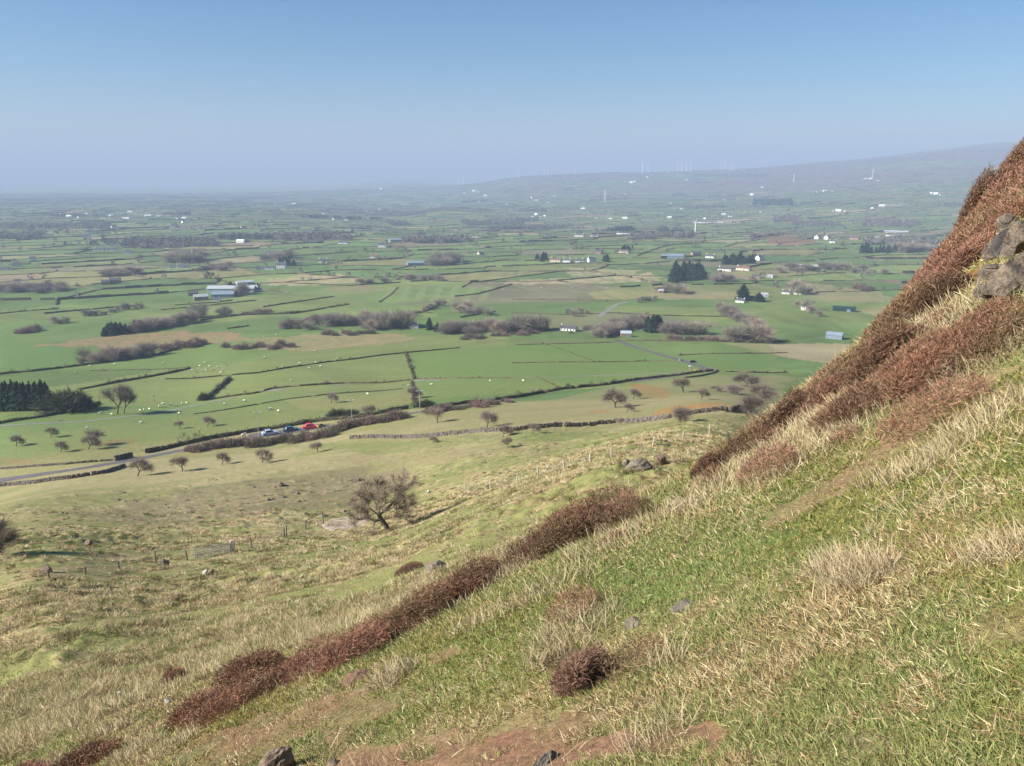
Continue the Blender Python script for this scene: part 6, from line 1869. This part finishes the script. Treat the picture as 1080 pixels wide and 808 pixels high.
# ------------------------------------------------------------------ grass
def build_grass():
    # near slope
    n = 860000
    az = np.radians(rng.uniform(-40, 40, n)); r = 1.35 * (21 / 1.35) ** (rng.random(n) ** .80)
    x, y = r * np.sin(az), r * np.cos(az)
    z = z_ground(x, y)
    p = x * .93 + y * .36; q = -x * .36 + y * .93
    bare = np.zeros(n)
    for poly, col, soft, rm in PATCHES:
        if soft < .25:
            wx = x + (fbm(x / (4 * soft), y / (4 * soft), 181, 3) - .5) * 6 * soft; wy = y + (fbm(x / (4 * soft), y / (4 * soft), 191, 3) - .5) * 6 * soft
            bare = np.maximum(bare, poly_mask(wx, wy, poly) * (col[3] if len(col) > 3 else 1))
    dry = .30 * fbm(p / .16, q / .11, 615, 2) + .30 * fbm(p / .55, q / .35, 621, 2) + .25 * fbm(p / 2.2, q / 1.3, 631, 2) + .15 * fbm(p / 6, q / 4, 641, 2)
    bare = bare * (.62 + .38 * sstep(.36, .54, fbm(x / .16, y / .16, 617, 2)))
    keep = rng.random(n) > bare * .9
    x, y, z, r, dry, bare, p, q = [a[keep] for a in (x, y, z, r, dry, bare, p, q)]
    n = len(x)
    isdry = rng.random(n) < sstep(.45, .62, dry) * .76 + .10
    tuft = sstep(.56, .66, dry) * (1 - bare)
    Ln = np.where(isdry, .026 + .040 * rng.random(n) + tuft * .05 * rng.random(n), .022 + .036 * rng.random(n)) * (1 - .55 * bare)
    g1, g2 = np.array((.15, .185, .058)), np.array((.27, .275, .105))
    d1, d2 = np.array((.36, .285, .150)), np.array((.56, .465, .29)); d3 = np.array((.27, .165, .082))
    t = rng.random((n, 1))
    col = np.where(isdry[:, None], d1 * (1 - t) + d2 * t, g1 * (1 - t) + g2 * t)
    col = np.where((isdry & (rng.random(n) < .22))[:, None], d3 * (.7 + .6 * t), col)
    yel = (sstep(.52, .66, fbm(p / 1.7, q / 1.2, 651, 2)) * .5)[:, None] * (~isdry)[:, None]
    col = col * (1 - yel) + np.array((.19, .165, .035)) * yel
    # blades hang down the slope, swept by wind and feet
    sw = np.array((-.35, .18, 0.0))
    d = np.column_stack((rng.normal(0, .62, n) + sw[0] * .6, rng.normal(0, .62, n) + sw[1] * .6, np.where(isdry, .12, .40) + .35 * rng.random(n)))
    flat = rng.random(n) < .28                          # matted dead thatch lying on the ground
    d[flat, 2] = .02 + .14 * rng.random(flat.sum()); col[flat] = np.where(rng.random((flat.sum(), 1)) < .5, d3 * .9, d1) * (.6 + .7 * rng.random((flat.sum(), 1)))
    col *= .62 + .68 * rng.random((n, 1))
    wd = .0036 * (.6 + .9 * rng.random(n)) * np.clip(r / 3.2, .75, 4.0) ** .8
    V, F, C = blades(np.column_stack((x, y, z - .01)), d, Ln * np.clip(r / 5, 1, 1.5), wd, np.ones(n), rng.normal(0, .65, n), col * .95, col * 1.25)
    o = new_obj('hillside_grass', mesh_np('hillside_grass', V, F, M_GRASS, C))
    tag(o, 'short green and straw grass covering the near slope', 'grass', None, 'stuff')
    # long dry tufts
    cen = []
    for u, v, rr, m in [(905, 612, .17, 1100), (882, 600, .13, 420), (1062, 585, .16, 320), (415, 716, .2, 500), (640, 575, .4, 420), (590, 620, .35, 260),
                        (740, 530, .4, 260), (700, 545, .3, 220), (610, 660, .3, 500), (590, 690, .25, 400), (1040, 440, .3, 500), (1010, 470, .3, 400), (960, 500, .3, 400), (960, 265, .5, 700), (1010, 255, .6, 900),
                        (1035, 235, .6, 700), (1060, 215, .6, 600), (1000, 290, .5, 500), (145, 795, .3, 600), (180, 790, .3, 400), (120, 770, .3, 400), (40, 815, .4, 400), (660, 540, .3, 220), (545, 640, .25, 160),
                        (500, 660, .2, 160), (700, 700, .12, 160), (870, 470, .35, 300), (820, 500, .3, 300), (760, 510, .3, 260), (900, 430, .3, 350), (690, 780, .15, 200), (980, 340, .5, 500), (940, 385, .4, 400), (1030, 390, .35, 400), (240, 745, .2, 200), (330, 715, .2, 200)]:
        pt = hit_near(u, v, 2.2 if v > 400 else 6, 19)
        a = rng.random(m) * 6.28; qq = np.sqrt(rng.random(m)) * rr
        cen.append(np.column_stack((pt.x + np.cos(a) * qq, pt.y + np.sin(a) * qq)))
    # and many more wherever the sward is dry
    m = 22000
    az = np.radians(rng.uniform(-40, 40, m)); r = 2.5 * (20 / 2.5) ** rng.random(m)
    xx, yy = r * np.sin(az), r * np.cos(az); pp = xx * .93 + yy * .36; qq = -xx * .36 + yy * .93
    k = (.65 * fbm(pp / .6, qq / .4, 661, 2) + .35 * fbm(pp / 2.4, qq / 1.6, 671, 2)) > .69
    cen.append(np.column_stack((xx[k], yy[k])))
    if straw:                                            # straw grass fills the gaps of the heather
        st = np.array(straw); st = np.repeat(st, 45, 0) + rng.normal(0, .16, (len(st) * 45, 2)); cen.append(st)
    X = np.vstack(cen); n = len(X); r = np.hypot(X[:, 0], X[:, 1])
    t = rng.random((n, 1)); col = np.array((.40, .31, .175)) * (1 - t) + np.array((.60, .50, .33)) * t
    d = np.column_stack((rng.normal(0, .5, n) - .30, rng.normal(0, .5, n) + .1, .55 + .4 * rng.random(n)))
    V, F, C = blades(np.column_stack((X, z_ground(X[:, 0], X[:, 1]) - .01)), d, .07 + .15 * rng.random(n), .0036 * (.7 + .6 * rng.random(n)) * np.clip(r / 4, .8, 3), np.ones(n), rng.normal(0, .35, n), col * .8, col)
    tag(new_obj('dry_grass', mesh_np('dry_grass', V, F, M_GRASS, C)), 'long bleached dry grass in tufts on the near slope', 'dry grass', None, 'stuff')
    # hill foot: tussocks, each a low dome of drooping leaves, over shorter green grass
    m = 46000
    az = np.radians(rng.uniform(-39, 22, m)); r = 17 * (150 / 17) ** rng.random(m)
    xx, yy = r * np.sin(az), r * np.cos(az); pp = xx * .93 + yy * .36; qq = -xx * .36 + yy * .93
    dryv = .5 * fbm(pp / 24, qq / 7, 111, 3) + .5 * fbm(pp / 2.6, qq / 1.4, 121, 3)
    band = sstep(.40, .56, .55 * dryv + .45 * fbm(pp / 7, qq / 3, 127, 2))
    k = rng.random(m) < (.03 + .80 * band) * (1 - .75 * sstep(85, 130, r))
    xx, yy, r, dryv = xx[k], yy[k], r[k], dryv[k]; m = len(xx)
    K = 40; n = m * K
    R_ = np.repeat((.16 + .34 * rng.random(m) ** 1.7), K); a = rng.random(n) * 6.283; q = np.sqrt(rng.random(n)) * .6
    bx = np.repeat(xx, K) + np.cos(a) * q * R_ * 1.25; by = np.repeat(yy, K) + np.sin(a) * q * R_
    rr = np.repeat(r, K)
    kind = rng.random(m); tone = np.repeat(rng.random(m), K)[:, None]; t = rng.random((n, 1))
    straw_ = np.array((.44, .345, .19)) * (1 - t) + np.array((.72, .61, .39)) * t
    grn = np.array((.12, .155, .042)) * (1 - t) + np.array((.25, .265, .09)) * t
    brn = np.array((.20, .13, .068)) * (1 - t) + np.array((.32, .215, .12)) * t
    kk = np.repeat(kind, K)[:, None]
    col = np.where(kk < .60, straw_, np.where(kk < .86, grn, brn)) * (.66 + .5 * tone)
    d = np.column_stack((np.cos(a) * (q * 1.6 + .2) + rng.normal(0, .3, n) - .15, np.sin(a) * (q * 1.6 + .2) + rng.normal(0, .3, n), .62 - q * .6 + .2 * rng.random(n)))
    B1 = blades(np.column_stack((bx, by, z_ground(bx, by) - .03)), d, R_ * (.65 + .5 * rng.random(n)), .012 * (.6 + .8 * rng.random(n)) * np.clip(rr / 24, 1, 4), np.ones(n), rng.normal(0, .5, n), col * .72, col * 1.2)
    m2 = 260000
    az = np.radians(rng.uniform(-39, 22, m2)); r = 17 * (190 / 17) ** rng.random(m2)
    bx, by = r * np.sin(az), r * np.cos(az); t = rng.random((m2, 1)); pp = bx * .93 + by * .36; qq = -bx * .36 + by * .93
    dr = fbm(pp / .8, qq / .5, 129, 2) + rng.normal(0, .07, m2) > .56
    col = np.where(dr[:, None], np.array((.29, .23, .115)) * (1 - t) + np.array((.46, .385, .22)) * t, np.array((.15, .19, .05)) * (1 - t) + np.array((.28, .295, .10)) * t)
    d = np.column_stack((rng.normal(0, .7, m2) - .2, rng.normal(0, .7, m2), .25 + .3 * rng.random(m2)))
    B2 = blades(np.column_stack((bx, by, z_ground(bx, by) - .02)), d, .06 + .09 * rng.random(m2), .013 * (.6 + .8 * rng.random(m2)) * np.clip(r / 24, 1, 5), np.ones(m2), rng.normal(0, .5, m2), col * .8, col * 1.05)
    o = len(B1[0]); print('tussocks', m)
    V = np.vstack((B1[0], B2[0])); F = [np.vstack((B1[1][0], B2[1][0] + o)), np.vstack((B1[1][1], B2[1][1] + o))]; C = np.vstack((B1[2], B2[2]))
    tag(new_obj('tussock_grass', mesh_np('tussock_grass', V, F, M_GRASS, C)), 'tussocky straw and green grass over the foot of the hill', 'tussock grass', None, 'stuff')


build_grass()
# the tree cut by the left picture edge
plant(P_HAWD[0], HAW_H, 'hawthorn_tree', -5, 590, 42, 'dark hawthorn cut off by the left picture edge', 'tree', None, 40, 0, 1.0)
# ------------------------------------------------------------------ air, sky, sun, camera
def build_air():
    b = MB(); b.box((0, 0, 140), (45000, 45000, 640))
    m = bpy.data.materials.new('thin_haze'); m.use_nodes = True
    N = m.node_tree.nodes; N.clear()
    out = N.new('ShaderNodeOutputMaterial'); v = N.new('ShaderNodeVolumePrincipled')
    for s in ('Density Attribute', 'Color Attribute', 'Temperature Attribute'):
        v.inputs[s].default_value = ''
    v.inputs['Color'].default_value = HAZE_COL
    v.inputs['Density'].default_value = HAZE_D
    v.inputs['Anisotropy'].default_value = 0.0
    m.node_tree.links.new(v.outputs[0], out.inputs['Volume'])
    m.cycles.homogeneous_volume = True
    o = new_obj('haze', b.mesh('haze', m)); o['kind'] = 'stuff'


HAZE_D = 1.75e-4
HAZE_COL = (.40, .49, .69, 1)


def build_light():
    w = bpy.data.worlds.new('World'); scene.world = w; w.use_nodes = True
    N = w.node_tree.nodes; L = w.node_tree.links
    bg = N['Background']; sky = N.new('ShaderNodeTexSky'); sky.sky_type = 'NISHITA'
    sky.sun_disc = False; sky.sun_elevation = math.radians(SUN_EL)
    sky.sun_rotation = math.atan2(SUN_DIR.x, SUN_DIR.y)
    sky.air_density = 1.0; sky.dust_density = .4; sky.ozone_density = 4.0
    hs = N.new('ShaderNodeHueSaturation'); hs.inputs['Saturation'].default_value = 1.3; hs.inputs['Hue'].default_value = .50
    L.new(sky.outputs[0], hs.inputs['Color']); L.new(hs.outputs[0], bg.inputs['Color']); bg.inputs['Strength'].default_value = .05
    s = bpy.data.lights.new('sun', 'SUN'); s.energy = 4.8; s.angle = math.radians(.6); s.color = (1, .945, .85)
    so = bpy.data.objects.new('sun', s); COL.objects.link(so)
    so.rotation_euler = (-SUN_DIR).to_track_quat('-Z', 'Y').to_euler()
    so.location = (-200, 0, 200)


def build_camera():
    c = bpy.data.cameras.new('camera'); o = bpy.data.objects.new('camera', c); COL.objects.link(o)
    c.sensor_width = 36; c.lens = FPX / 1080 * 36; c.clip_start = .05; c.clip_end = 60000
    o.location = (0, 0, 0); o.rotation_euler = (math.pi / 2 - PITCH, 0, 0)
    scene.camera = o


build_air(); build_light(); build_camera()
vs = scene.view_settings
vs.view_transform = 'Standard'; vs.look = 'None'; vs.exposure = 1.28; vs.gamma = 1; vs.use_curve_mapping = False
cy = scene.cycles
cy.volume_bounces = 1; cy.max_bounces = 6; cy.diffuse_bounces = 3; cy.transparent_max_bounces = 8
cy.use_denoising = True
